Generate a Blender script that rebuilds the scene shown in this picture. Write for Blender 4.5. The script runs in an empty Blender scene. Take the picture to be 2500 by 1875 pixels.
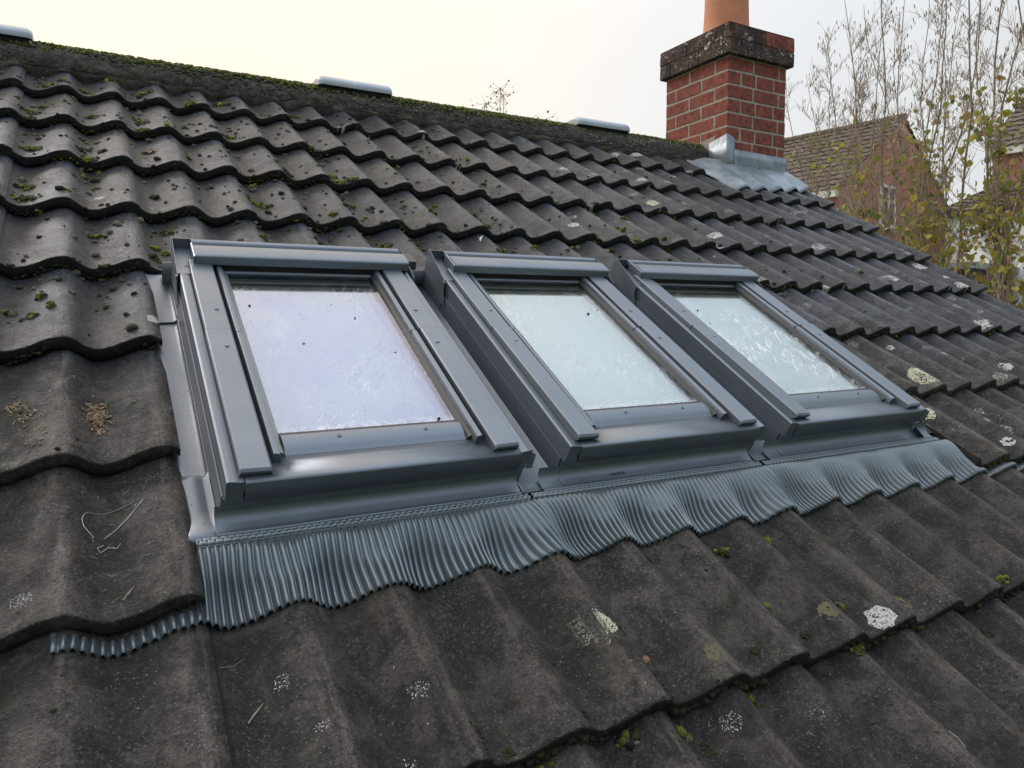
import bpy, math, random
from mathutils import Vector, Matrix, noise

random.seed(7)
S = bpy.context.scene
C = S.collection
TH = math.radians(31.0)                      # roof pitch
RTH = Matrix.Rotation(TH, 4, 'X')            # roof frame (along ridge, up slope, out) -> world

# ------------------------------------------------------------------ camera
cam_d = bpy.data.cameras.new('camera')
cam_d.lens = 25.668
cam_d.sensor_width = 36.0
cam_d.clip_start = 0.02
cam_d.clip_end = 2000
cam = bpy.data.objects.new('camera', cam_d)
C.objects.link(cam)
CAM = Vector((-0.091465, -3.06867, -0.829951))
cm = Matrix(((0.8707955, 0.045875, -0.4895005), (-0.4916337, 0.0743751, -0.8676201), (-0.0033954, 0.9961746, 0.0873192))).to_4x4()
cm.translation = CAM
cam.matrix_world = cm
S.camera = cam

# ------------------------------------------------------------------ sky, sun, exposure
SUN_AZ, SUN_EL = math.radians(114), math.radians(37)      # azimuth from +X towards +Y
sun_dir = Vector((math.cos(SUN_AZ) * math.cos(SUN_EL), math.sin(SUN_AZ) * math.cos(SUN_EL), math.sin(SUN_EL)))
W = bpy.data.worlds.new('World')
S.world = W
W.use_nodes = True
wt = W.node_tree
wt.nodes.clear()
def wn(t, **k):
    n = wt.nodes.new(t)
    for a, b in k.items(): setattr(n, a, b)
    return n
wo = wn('ShaderNodeOutputWorld')
sky = wn('ShaderNodeTexSky', sky_type='NISHITA', sun_disc=False)
sky.sun_elevation = SUN_EL
sky.sun_rotation = math.pi / 2 - SUN_AZ
sky.air_density = 1.0; sky.dust_density = 4.0
bg1 = wn('ShaderNodeBackground'); bg1.inputs['Strength'].default_value = 0.05
wt.links.new(sky.outputs[0], bg1.inputs['Color'])
# thin overcast in front of the blue: pale grey, warmer and brighter round the veiled sun
tc = wn('ShaderNodeTexCoord')
dot = wn('ShaderNodeVectorMath', operation='DOT_PRODUCT')
dot.inputs[1].default_value = sun_dir
wt.links.new(tc.outputs['Generated'], dot.inputs[0])
mr = wn('ShaderNodeMapRange', interpolation_type='SMOOTHSTEP')
mr.inputs['From Min'].default_value = 0.34; mr.inputs['From Max'].default_value = 1.0
wt.links.new(dot.outputs['Value'], mr.inputs['Value'])
nz = wn('ShaderNodeTexNoise'); nz.inputs['Scale'].default_value = 1.6; nz.inputs['Detail'].default_value = 4; nz.inputs['Distortion'].default_value = .4
mp = wn('ShaderNodeMapping'); mp.inputs['Scale'].default_value = (1, 1, 3.2)
wt.links.new(tc.outputs['Generated'], mp.inputs['Vector']); wt.links.new(mp.outputs[0], nz.inputs['Vector'])
cl = wn('ShaderNodeMapRange'); cl.inputs['From Min'].default_value = .3; cl.inputs['From Max'].default_value = .7
cl.inputs['To Min'].default_value = .965; cl.inputs['To Max'].default_value = 1.03
wt.links.new(nz.outputs['Fac'], cl.inputs['Value'])
mixc = wn('ShaderNodeMix', data_type='RGBA')
zt_ = wn('ShaderNodeSeparateXYZ'); wt.links.new(tc.outputs['Generated'], zt_.inputs[0])
zr_ = wn('ShaderNodeMapRange'); zr_.inputs['From Min'].default_value = .25; zr_.inputs['From Max'].default_value = .85
wt.links.new(zt_.outputs['Z'], zr_.inputs['Value'])
zm_ = wn('ShaderNodeMix', data_type='RGBA'); zm_.inputs[6].default_value = (0.885, 0.905, 0.915, 1); zm_.inputs[7].default_value = (0.74, 0.86, 1.0, 1)
wt.links.new(zr_.outputs[0], zm_.inputs[0]); wt.links.new(zm_.outputs[2], mixc.inputs[6])
mixc.inputs[7].default_value = (1.27, 1.06, 0.84, 1)
wt.links.new(mr.outputs[0], mixc.inputs[0])
# the cloud veil thins out away from the sun
mr2 = wn('ShaderNodeMapRange', interpolation_type='SMOOTHSTEP')
mr2.inputs['From Min'].default_value = -1.; mr2.inputs['From Max'].default_value = .6
mr2.inputs['To Min'].default_value = .52; mr2.inputs['To Max'].default_value = 1.
wt.links.new(dot.outputs['Value'], mr2.inputs['Value'])
mul = wn('ShaderNodeVectorMath', operation='SCALE')
wt.links.new(mixc.outputs[2], mul.inputs[0]); 
# overcast skies brighten towards the zenith
sz = wn('ShaderNodeSeparateXYZ'); wt.links.new(tc.outputs['Generated'], sz.inputs[0])
ze = wn('ShaderNodeMapRange', interpolation_type='SMOOTHSTEP')
ze.inputs['From Min'].default_value = .30; ze.inputs['From Max'].default_value = 1.
ze.inputs['To Min'].default_value = 1.; ze.inputs['To Max'].default_value = 2.25
wt.links.new(sz.outputs['Z'], ze.inputs['Value'])
mz = wn('ShaderNodeMath', operation='MULTIPLY'); wt.links.new(mr2.outputs[0], mz.inputs[0]); wt.links.new(ze.outputs[0], mz.inputs[1])
m2 = wn('ShaderNodeMath', operation='MULTIPLY'); wt.links.new(cl.outputs[0], m2.inputs[0]); wt.links.new(mz.outputs[0], m2.inputs[1])
wt.links.new(m2.outputs[0], mul.inputs['Scale'])
bg2 = wn('ShaderNodeBackground'); bg2.inputs['Strength'].default_value = 0.93
wt.links.new(mul.outputs[0], bg2.inputs['Color'])
add = wn('ShaderNodeMixShader'); add.inputs[0].default_value = 0.92
wt.links.new(bg1.outputs[0], add.inputs[1]); wt.links.new(bg2.outputs[0], add.inputs[2])
wt.links.new(add.outputs[0], wo.inputs['Surface'])

sd = bpy.data.lights.new('sun', 'SUN')
sd.energy = 1.3; sd.angle = math.radians(14); sd.color = (1.0, .98, .96)
sun = bpy.data.objects.new('sun', sd)
C.objects.link(sun)
sun.rotation_euler = sun_dir.to_track_quat('Z', 'Y').to_euler()
S.view_settings.view_transform = 'Standard'
S.view_settings.look = 'None'
S.view_settings.gamma = 1
S.view_settings.exposure = 0.17
S.view_settings.use_curve_mapping = False
S.render.engine = 'CYCLES'

# ------------------------------------------------------------------ node material helper
class NM:
    def __init__(s, name):
        s.m = bpy.data.materials.new(name); s.m.use_nodes = True
        s.t = s.m.node_tree; s.t.nodes.clear()
        s.out = s.n('ShaderNodeOutputMaterial')
        s.p = s.n('ShaderNodeBsdfPrincipled')
        s.t.links.new(s.p.outputs[0], s.out.inputs[0])
        s.pos = s.n('ShaderNodeNewGeometry').outputs['Position']
        s.obj = s.n('ShaderNodeTexCoord').outputs['Object']
        s.rnd = s.n('ShaderNodeObjectInfo').outputs['Random']
    def n(s, t, **k):
        x = s.t.nodes.new(t)
        for a, b in k.items(): setattr(x, a, b)
        return x
    def set(s, sock, v):
        if hasattr(v, 'is_output') or isinstance(v, bpy.types.NodeSocket): s.t.links.new(v, sock)
        elif isinstance(v, (tuple, list)) and len(v) == 3 and sock.type == 'RGBA': sock.default_value = (*v, 1)
        else: sock.default_value = v
    def noise(s, scale, detail=4, rough=.55, vec=None, dist=0, out='Fac'):
        x = s.n('ShaderNodeTexNoise')
        x.inputs['Scale'].default_value = scale; x.inputs['Detail'].default_value = detail
        x.inputs['Roughness'].default_value = rough; x.inputs['Distortion'].default_value = dist
        s.t.links.new(vec if vec is not None else s.pos, x.inputs['Vector'])
        return x.outputs[out]
    def vor(s, scale, vec=None, out='Distance', rand=1):
        x = s.n('ShaderNodeTexVoronoi'); x.inputs['Scale'].default_value = scale; x.inputs['Randomness'].default_value = rand
        s.t.links.new(vec if vec is not None else s.pos, x.inputs['Vector'])
        return x.outputs[out]
    def ramp(s, v, a, b, lo=0., hi=1., smooth=True):
        x = s.n('ShaderNodeMapRange', interpolation_type='SMOOTHSTEP' if smooth else 'LINEAR')
        x.inputs['From Min'].default_value = a; x.inputs['From Max'].default_value = b
        x.inputs['To Min'].default_value = lo; x.inputs['To Max'].default_value = hi
        s.t.links.new(v, x.inputs['Value']); return x.outputs[0]
    def mix(s, f, a, b, mode='MIX'):
        x = s.n('ShaderNodeMix', data_type='RGBA', blend_type=mode)
        s.set(x.inputs[0], f); s.set(x.inputs[6], a); s.set(x.inputs[7], b)
        return x.outputs[2]
    def math(s, op, a, b=0.):
        x = s.n('ShaderNodeMath', operation=op)
        s.set(x.inputs[0], a); s.set(x.inputs[1], b); return x.outputs[0]
    def scale(s, vec, k):
        x = s.n('ShaderNodeMapping'); x.inputs['Scale'].default_value = k
        s.t.links.new(vec, x.inputs['Vector']); return x.outputs[0]
    def rot(s, vec, r):
        x = s.n('ShaderNodeMapping'); x.inputs['Rotation'].default_value = r
        s.t.links.new(vec, x.inputs['Vector']); return x.outputs[0]
    def bump(s, h, strength, dist, prev=None):
        x = s.n('ShaderNodeBump'); x.inputs['Strength'].default_value = strength; x.inputs['Distance'].default_value = dist
        s.t.links.new(h, x.inputs['Height'])
        if prev is not None: s.t.links.new(prev, x.inputs['Normal'])
        return x.outputs[0]
    def fin(s, col=None, rough=None, normal=None, metal=None, spec=None, **k):
        if col is not None: s.set(s.p.inputs['Base Color'], col)
        if rough is not None: s.set(s.p.inputs['Roughness'], rough)
        if normal is not None: s.set(s.p.inputs['Normal'], normal)
        if metal is not None: s.set(s.p.inputs['Metallic'], metal)
        if spec is not None: s.set(s.p.inputs['Specular IOR Level'], spec)
        for a, b in k.items(): s.set(s.p.inputs[a.replace('_', ' ')], b)
        return s.m

# ------------------------------------------------------------------ materials
def mat_tile():
    m = NM('weathered_concrete_tile')
    rp = m.rot(m.pos, (-TH, 0, 0))                       # roof frame
    big = m.noise(3.1, 3, .6)
    mid = m.noise(13, 6, .7, dist=.5)
    mid2 = m.noise(48, 5, .7, dist=.3)
    fine = m.noise(210, 4, .75)
    grit = m.noise(520, 2, .6)
    sep = m.n('ShaderNodeSeparateXYZ'); m.t.links.new(rp, sep.inputs[0])
    so = m.n('ShaderNodeSeparateXYZ'); m.t.links.new(m.obj, so.inputs[0])
    midrow = m.math('MULTIPLY', m.ramp(sep.outputs['Y'], -1.75, -1.95), m.ramp(sep.outputs['Y'], -2.55, -2.4))
    # upper courses are slate-dark, lower courses have weathered browner
    vv = m.math('ADD', sep.outputs['Y'], m.ramp(big, .3, .7, -.18, .18))
    low = m.ramp(vv, -1.50, -1.95, 0., 1.)
    base = m.mix(low, (.014, .018, .027), (.026, .0238, .0215))
    base = m.mix(m.ramp(mid, .43, .60), base, m.mix(low, (.034, .041, .058), (.070, .061, .053)))
    base = m.mix(m.math('MULTIPLY', m.ramp(m.noise(6.3, 5, .75, dist=.7), .50, .60), m.math('ADD', m.math('MULTIPLY', low, .55), .3)), base, (.012, .012, .013))
    base = m.mix(m.math('MULTIPLY', m.math('MULTIPLY', m.ramp(m.noise(8.5, 5, .7, dist=.6), .54, .68), low), .7), base, (.105, .082, .062))
    base = m.mix(m.ramp(mid2, .56, .70, 0, .50), base, (.12, .12, .125))
    base = m.mix(m.ramp(mid2, .42, .30, 0, .7), base, (.007, .007, .008))
    # worn crests carry a paler, drier streak; shade in the pans is painted into the colour
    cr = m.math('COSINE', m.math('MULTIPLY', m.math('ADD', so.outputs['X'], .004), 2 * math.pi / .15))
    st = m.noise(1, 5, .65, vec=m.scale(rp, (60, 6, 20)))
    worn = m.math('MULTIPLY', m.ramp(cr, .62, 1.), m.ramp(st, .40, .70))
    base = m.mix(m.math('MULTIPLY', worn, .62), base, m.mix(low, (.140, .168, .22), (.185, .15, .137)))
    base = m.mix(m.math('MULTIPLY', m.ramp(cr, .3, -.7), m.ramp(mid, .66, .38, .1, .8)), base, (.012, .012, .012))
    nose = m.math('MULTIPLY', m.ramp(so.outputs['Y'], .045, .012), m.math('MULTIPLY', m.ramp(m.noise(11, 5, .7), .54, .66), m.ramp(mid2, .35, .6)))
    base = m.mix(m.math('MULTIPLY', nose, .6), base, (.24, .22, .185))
    # per-tile tint
    tint = m.ramp(m.rnd, 0, 1, .78, 1.25, False)
    sc = m.n('ShaderNodeVectorMath', operation='SCALE'); m.t.links.new(base, sc.inputs[0]); m.t.links.new(tint, sc.inputs['Scale'])
    base = sc.outputs[0]
    # exposed aggregate: pale and dark grains
    base = m.mix(m.math('MULTIPLY', m.ramp(fine, .55, .70, 0, .8), m.ramp(m.noise(5.1, 4, .7), .35, .65, .15, 1.)), base, (.21, .212, .22))
    base = m.mix(m.ramp(fine, .47, .35, 0, .8), base, (.007, .007, .008))
    g2 = m.noise(98, 4, .8)
    base = m.mix(m.ramp(g2, .45, .36, 0, .75), base, (.008, .008, .009))
    base = m.mix(m.ramp(g2, .58, .68, 0, .4), base, (.17, .17, .175))
    sp = m.vor(150); spm = m.noise(4.2, 3, .6)
    dots = m.math('MULTIPLY', m.ramp(sp, .15, .09), m.ramp(spm, .48, .62))
    base = m.mix(m.math('MULTIPLY', dots, .7), base, (.42, .42, .40))
    # thin green algae film
    ag = m.math('MULTIPLY', m.ramp(m.noise(5.5, 4, .65), .52, .72), m.ramp(fine, .3, .6))
    base = m.mix(m.math('MULTIPLY', ag, .38), base, (.075, .080, .048))
    # black growth plus painted-in shade on the cut noses and along the lower edge
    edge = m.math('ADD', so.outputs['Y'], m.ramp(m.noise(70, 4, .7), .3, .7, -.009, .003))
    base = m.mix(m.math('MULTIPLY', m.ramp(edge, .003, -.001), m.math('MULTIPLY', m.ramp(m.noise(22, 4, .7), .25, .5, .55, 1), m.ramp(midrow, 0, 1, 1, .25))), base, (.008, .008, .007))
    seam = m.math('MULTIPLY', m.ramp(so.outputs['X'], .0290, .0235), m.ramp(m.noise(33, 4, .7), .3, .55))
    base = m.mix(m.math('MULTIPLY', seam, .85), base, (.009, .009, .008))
    wet = m.ramp(mid, .35, .62, .56, .36)
    rough = m.math('ADD', wet, m.math('MULTIPLY', low, .24))
    b1 = m.bump(mid2, .8, .008)
    b2 = m.bump(g2, .8, .006, b1); b2 = m.bump(fine, 1., .0065, b2)
    b3 = m.bump(grit, .8, .0016, b2)
    return m.fin(base, rough, b3, spec=.38)
def mat_paint(name, col, rough=.3, metal=.0, dirt=.28, coat=.0):
    m = NM(name)
    d = m.noise(9, 5, .6); f = m.noise(60, 3, .6)
    c = m.mix(m.ramp(d, .45, .75, 0, dirt), col, tuple(x * 1.35 + .012 for x in col))
    dr = m.noise(1, 5, .7, vec=m.scale(m.rot(m.pos, (-TH, 0, 0)), (55, 4, 30)))
    c = m.mix(m.ramp(dr, .58, .78, 0, dirt), c, (.20, .20, .19))
    sp = m.ramp(m.vor(95), .075, .05)
    c = m.mix(m.math('MULTIPLY', sp, m.ramp(m.noise(7, 2), .46, .56)), c, (.03, .028, .025))
    r = m.ramp(m.noise(6, 4, .6), .3, .7, rough - .02, rough + .05)
    b = m.bump(m.noise(4, 2, .5), .05, .01)
    return m.fin(c, r, b, metal=metal, spec=.6)
def mat_brick():
    m = NM('red_brick')
    n1 = m.noise(30, 5, .65); n2 = m.noise(190, 3, .7)
    st = m.noise(1, 4, .6, vec=m.scale(m.pos, (60, 60, 260)), dist=1.2)
    c = m.mix(m.rnd, (.205, .058, .041), (.14, .042, .035))
    c = m.mix(m.ramp(n1, .35, .7), c, (.27, .082, .056))
    c = m.mix(m.ramp(n1, .50, .28, 0, .8), c, (.075, .030, .028))
    c = m.mix(m.ramp(m.noise(9, 5, .7), .52, .7, 0, .6), c, (.11, .045, .042))
    c = m.mix(m.ramp(n2, .66, .8, 0, .5), c, (.45, .36, .32))
    b = m.bump(st, .55, .004); b = m.bump(n2, .6, .0015, b)
    return m.fin(c, .85, b, spec=.25)
def mat_band():
    m = NM('blackened_brick')
    n1 = m.noise(14, 5, .65); n2 = m.noise(190, 3, .7)
    c = m.mix(m.ramp(n1, .4, .7), (.035, .027, .025), (.10, .062, .05))
    sp = m.math('MULTIPLY', m.ramp(m.vor(85), .30, .20), m.ramp(m.noise(8, 5, .7, dist=.6), .47, .62))
    c = m.mix(sp, c, (.48, .48, .45))
    c = m.mix(m.ramp(m.noise(22, 5, .7, dist=.8), .60, .66), c, (.50, .50, .46))
    b = m.bump(n1, .5, .004); b = m.bump(n2, .6, .002, b)
    return m.fin(c, .88, b, spec=.2)
def mat_simple(name, a, b, s1, rough=.8, bs=.4, bd=.003, fine=0., spec=.3, metal=0.):
    m = NM(name)
    n1 = m.noise(s1, 5, .62, dist=.3)
    c = m.mix(m.ramp(n1, .35, .68), a, b)
    n2 = m.noise(s1 * 9, 3, .7)
    if fine: c = m.mix(m.ramp(n2, .58, .75, 0, fine), c, tuple(min(1, x * 2 + .05) for x in b))
    nn = m.bump(n1, bs, bd); nn = m.bump(n2, bs, bd * .3, nn)
    return m.fin(c, rough, nn, spec=spec, metal=metal)
def mat_rand(name, cols, rough=.7, spec=.3, trans=0.):
    m = NM(name)
    x = m.n('ShaderNodeValToRGB'); x.color_ramp.interpolation = 'LINEAR'
    e = x.color_ramp.elements
    for i, c in enumerate(cols):
        if i < 2: el = e[i]; el.position = i / (len(cols) - 1)
        else: el = e.new(i / (len(cols) - 1))
        el.color = (*c, 1)
    if len(cols) > 2:
        for i, el in enumerate(e): el.position = i / (len(cols) - 1); el.color = (*cols[i], 1)
    isl = m.n('ShaderNodeNewGeometry').outputs['Random Per Island']
    m.t.links.new(m.math('FRACT', m.math('ADD', isl, m.rnd)), x.inputs[0])
    nn = m.noise(300, 3, .6)
    c = m.mix(m.ramp(nn, .3, .7, 0, .35), x.outputs[0], tuple(v * .5 for v in cols[0]))
    mt = m.fin(c, rough, m.bump(nn, .5, .001), spec=spec)
    if trans:
        tr = m.n('ShaderNodeBsdfTranslucent'); m.t.links.new(c, tr.inputs[0])
        ms = m.n('ShaderNodeMixShader'); ms.inputs[0].default_value = trans
        m.t.links.new(m.p.outputs[0], ms.inputs[1]); m.t.links.new(tr.outputs[0], ms.inputs[2]); m.t.links.new(ms.outputs[0], m.out.inputs[0])
    return mt
def mat_glass(tint, haze, seed):
    m = NM('window_glass')
    m.t.nodes.remove(m.p)
    fr = m.n('ShaderNodeFresnel'); fr.inputs['IOR'].default_value = 2.25
    gl = m.n('ShaderNodeBsdfGlossy'); gl.inputs['Roughness'].default_value = .03
    gl.inputs['Color'].default_value = (*tint, 1)
    tr = m.n('ShaderNodeBsdfTransparent'); tr.inputs[0].default_value = (.98, .99, .985, 1)
    ms = m.n('ShaderNodeMixShader')
    m.t.links.new(fr.outputs[0], ms.inputs[0]); m.t.links.new(tr.outputs[0], ms.inputs[1]); m.t.links.new(gl.outputs[0], ms.inputs[2])
    # water smears and dried dust on the outside
    off = m.n('ShaderNodeMapping'); off.inputs['Location'].default_value = (seed, seed * 1.7, 0)
    m.t.links.new(m.obj, off.inputs['Vector']); v = off.outputs[0]
    n2 = m.noise(1, 7, .72, vec=m.scale(m.rot(v, (0, 0, .45)), (64, 17, 10)), dist=1.6)
    n3 = m.noise(4.6, 3, .5, vec=v); n4 = m.noise(90, 5, .7, vec=v)
    k = m.math('MULTIPLY', m.math('MULTIPLY', m.ramp(n2, .50, .60), m.ramp(n3, .42, .60)), haze)
    sp = m.n('ShaderNodeSeparateXYZ'); m.t.links.new(m.obj, sp.inputs[0])
    edge = m.ramp(sp.outputs['Y'], .150, .118, 0, .35)
    k = m.math('ADD', k, m.math('ADD', m.math('MULTIPLY', edge, m.ramp(n4, .4, .6)), m.math('MULTIPLY', m.ramp(n4, .60, .72), haze * .35)))
    k = m.math('MULTIPLY', k, m.ramp(sp.outputs['Y'], .645, .615, .12, 1.))
    ds = m.n('ShaderNodeBsdfDiffuse'); ds.inputs['Color'].default_value = (.86, .87, .88, 1)
    m3 = m.n('ShaderNodeMixShader'); m.t.links.new(m.math('MINIMUM', k, .8), m3.inputs[0])
    m.t.links.new(ms.outputs[0], m3.inputs[1]); m.t.links.new(ds.outputs[0], m3.inputs[2])
    m.t.links.new(m3.outputs[0], m.out.inputs[0])
    rg = m.math('ADD', m.math('MULTIPLY', m.ramp(n2, .4, .6), .10), .03); m.t.links.new(rg, gl.inputs['Roughness'])
    bm = m.bump(n2, .25 * haze, .0015); m.t.links.new(bm, gl.inputs['Normal'])
    return m.m
def mat_pane(name, a, b, edge, seed, streaky):
    m = NM(name)
    off = m.n('ShaderNodeMapping'); off.inputs['Location'].default_value = (seed, seed * .7, 0)
    m.t.links.new(m.obj, off.inputs['Vector']); v = off.outputs[0]
    n1 = m.noise(6, 5, .6, vec=v, dist=.8)
    c = m.mix(m.ramp(n1, .38, .62), a, b)
    n2 = m.noise(1, 6, .7, vec=m.scale(m.rot(v, (0, 0, .5)), (70, 18, 10)), dist=1.5)
    n3 = m.noise(5, 3, .5, vec=v)
    sm = m.math('MULTIPLY', m.ramp(n2, .5, .66), m.ramp(n3, .46, .6))
    c = m.mix(m.math('MULTIPLY', sm, streaky), c, (.97, .98, .98))
    sm2 = m.math('MULTIPLY', m.ramp(n2, .46, .36), m.ramp(n3, .5, .62))
    c = m.mix(m.math('MULTIPLY', sm2, streaky * .55), c, tuple(x * .72 for x in a))
    sep = m.n('ShaderNodeSeparateXYZ'); m.t.links.new(m.obj, sep.inputs[0])
    wob = m.ramp(n1, .3, .7, -.012, .012)
    rr = m.ramp(m.math('ADD', sep.outputs['X'], wob), .405, .413)
    c = m.mix(m.math('MULTIPLY', rr, .7), c, edge)
    bb = m.ramp(m.math('ADD', sep.outputs['Y'], wob), .148, .140)
    c = m.mix(m.math('MULTIPLY', bb, .6), c, edge)
    return m.fin(c, .5, m.bump(n2, .25 * streaky, .002), spec=.3)

M = {}
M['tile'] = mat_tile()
M['metal'] = mat_paint('anthracite_coated_metal', (.148, .171, .204), .42, metal=.6)
M['apron'] = mat_paint('pleated_grey_metal', (.135, .158, .175), .27, metal=.55)
M['rubber'] = mat_paint('black_gasket_rubber', (.02, .021, .023), .5)
M['strip'] = mat_paint('greenish_gasket_strip', (.22, .24, .24), .4, metal=.5)
M['dark'] = mat_simple('dark_void', (.01, .01, .011), (.018, .018, .018), 10)
M['brick'] = mat_brick()
M['band'] = mat_band()
M['mortar'] = mat_simple('pale_mortar', (.24, .22, .185), (.36, .33, .28), 40, .9, .5, .002, .3)
M['pot'] = mat_simple('terracotta', (.46, .185, .105), (.52, .225, .13), 12, .7, .15, .001)
M['lead'] = mat_simple('grey_lead', (.13, .16, .19), (.25, .285, .32), 9, .42, .25, .006, .25, .5, .35)
M['ridge'] = mat_simple('mossy_concrete_ridge', (.028, .026, .023), (.080, .073, .062), 34, .85, 1, .012, .6)
M['bed'] = mat_simple('weathered_ridge_mortar', (.055, .052, .046), (.115, .105, .092), 22, .9, 1, .008, .4)
M['cap'] = mat_paint('galvanised_cap_metal', (.30, .34, .38), .35, metal=.3, dirt=.4)
M['moss'] = mat_rand('green_moss', [(.045, .05, .015), (.12, .14, .02), (.20, .23, .04), (.06, .07, .022), (.30, .33, .08)], .95, .1, .25)
M['moss_dry'] = mat_rand('grey_moss', [(.06, .06, .05), (.11, .11, .085), (.15, .15, .12), (.045, .045, .038), (.085, .09, .05)], .95, .1)
M['moss_dark'] = mat_rand('dark_wet_moss', [(.012, .012, .010), (.025, .026, .015), (.035, .038, .014), (.018, .017, .014)], .9, .2)
M['lichen'] = mat_rand('white_lichen', [(.40, .40, .38), (.55, .55, .52), (.33, .33, .31)], .9, .1)
M['lichen_y'] = mat_rand('cream_lichen', [(.42, .41, .30), (.52, .52, .40), (.30, .29, .20)], .9, .1)
M['stain'] = mat_rand('olive_lichen', [(.13, .12, .075), (.11, .10, .062), (.15, .14, .09)], .9, .1)
M['husk'] = mat_rand('dry_seed_husks', [(.16, .10, .06), (.34, .25, .16), (.10, .06, .045), (.45, .36, .26)], .7)
M['leafdead'] = mat_simple('dead_leaf', (.16, .075, .05), (.27, .13, .09), 60, .7)
M['straw'] = mat_simple('dry_stalk', (.20, .17, .13), (.34, .30, .24), 60, .8)
M['web'] = mat_simple('cobweb', (.42, .42, .40), (.5, .5, .48), 60, .9)
M['olive'] = mat_simple('olive_window_lining', (.15, .16, .12), (.20, .21, .165), 12, .35, .1, .001)
M['spacer'] = mat_simple('pale_spacer_bar', (.40, .42, .34), (.5, .5, .42), 12, .3, .1, .001)
M['glass1'] = mat_glass((.90, .93, 1.), .22, 2.3); M['glass2'] = mat_glass((.97, 1., .99), .16, 7.7); M['glass3'] = mat_glass((.97, 1., .99), .48, 4.1)
M['pane1'] = mat_pane('lavender_frosted_pane', (.71, .77, .96), (.80, .85, .97), (.72, .64, .92), 3.1, 1.0)
M['pane2'] = mat_pane('misted_pale_pane', (.86, .92, .905), (.90, .94, .93), (.92, .93, .92), 8.4, .6)
M['pane3'] = mat_pane('streaked_white_pane', (.76, .85, .85), (.88, .92, .92), (.84, .90, .90), 15.2, 1.0)
M['bark'] = mat_simple('hazel_bark', (.15, .13, .10), (.29, .25, .20), 30, .85)
M['twig'] = mat_simple('hazel_twigs', (.30, .235, .19), (.44, .36, .30), 30, .85)
M['leaf'] = mat_rand('autumn_hazel_leaves', [(.22, .25, .05), (.38, .37, .07), (.50, .42, .08), (.14, .19, .06), (.30, .32, .08), (.46, .28, .10)], .5, .3, .4)
M['catkin'] = mat_rand('catkins', [(.16, .125, .08), (.22, .18, .11)], .9)
M['render'] = mat_simple('white_render', (.72, .73, .72), (.80, .80, .79), 3, .9, .2, .003)
M['white'] = mat_simple('white_trim', (.68, .68, .66), (.75, .75, .73), 5, .6)
M['black'] = mat_simple('black_gutter', (.012, .012, .014), (.025, .025, .028), 5, .5)
M['winglass'] = mat_simple('dark_house_glass', (.03, .035, .04), (.08, .09, .10), 2, .08, .02, .001, 0, .8)
M['grass'] = mat_simple('garden_grass', (.05, .08, .025), (.09, .12, .04), .8, .95, .5, .02)
def mat_farbrick():
    m = NM('house_brickwork')
    b = m.n('ShaderNodeTexBrick'); b.inputs['Scale'].default_value = 1
    b.inputs['Brick Width'].default_value = .225; b.inputs['Row Height'].default_value = .075; b.inputs['Mortar Size'].default_value = .008
    b.inputs['Color1'].default_value = (.42, .165, .115, 1); b.inputs['Color2'].default_value = (.34, .13, .10, 1); b.inputs['Mortar'].default_value = (.38, .30, .25, 1)
    sp = m.n('ShaderNodeSeparateXYZ'); m.t.links.new(m.rot(m.pos, (0, 0, -math.radians(10.47))), sp.inputs[0])
    cb = m.n('ShaderNodeCombineXYZ'); m.t.links.new(m.math('ADD', sp.outputs['X'], sp.outputs['Y']), cb.inputs[0]); m.t.links.new(sp.outputs['Z'], cb.inputs[1])
    m.t.links.new(cb.outputs[0], b.inputs['Vector'])
    c = m.mix(m.ramp(m.noise(1.2, 4, .6), .35, .7, 0, .5), b.outputs['Color'], (.36, .16, .12))
    return m.fin(c, .9, spec=.2)
M['farbrick'] = mat_farbrick()
M['fartile'] = mat_simple('brown_house_tiles', (.075, .060, .050), (.13, .105, .085), 3, .85, .4, .01, .3)

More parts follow.
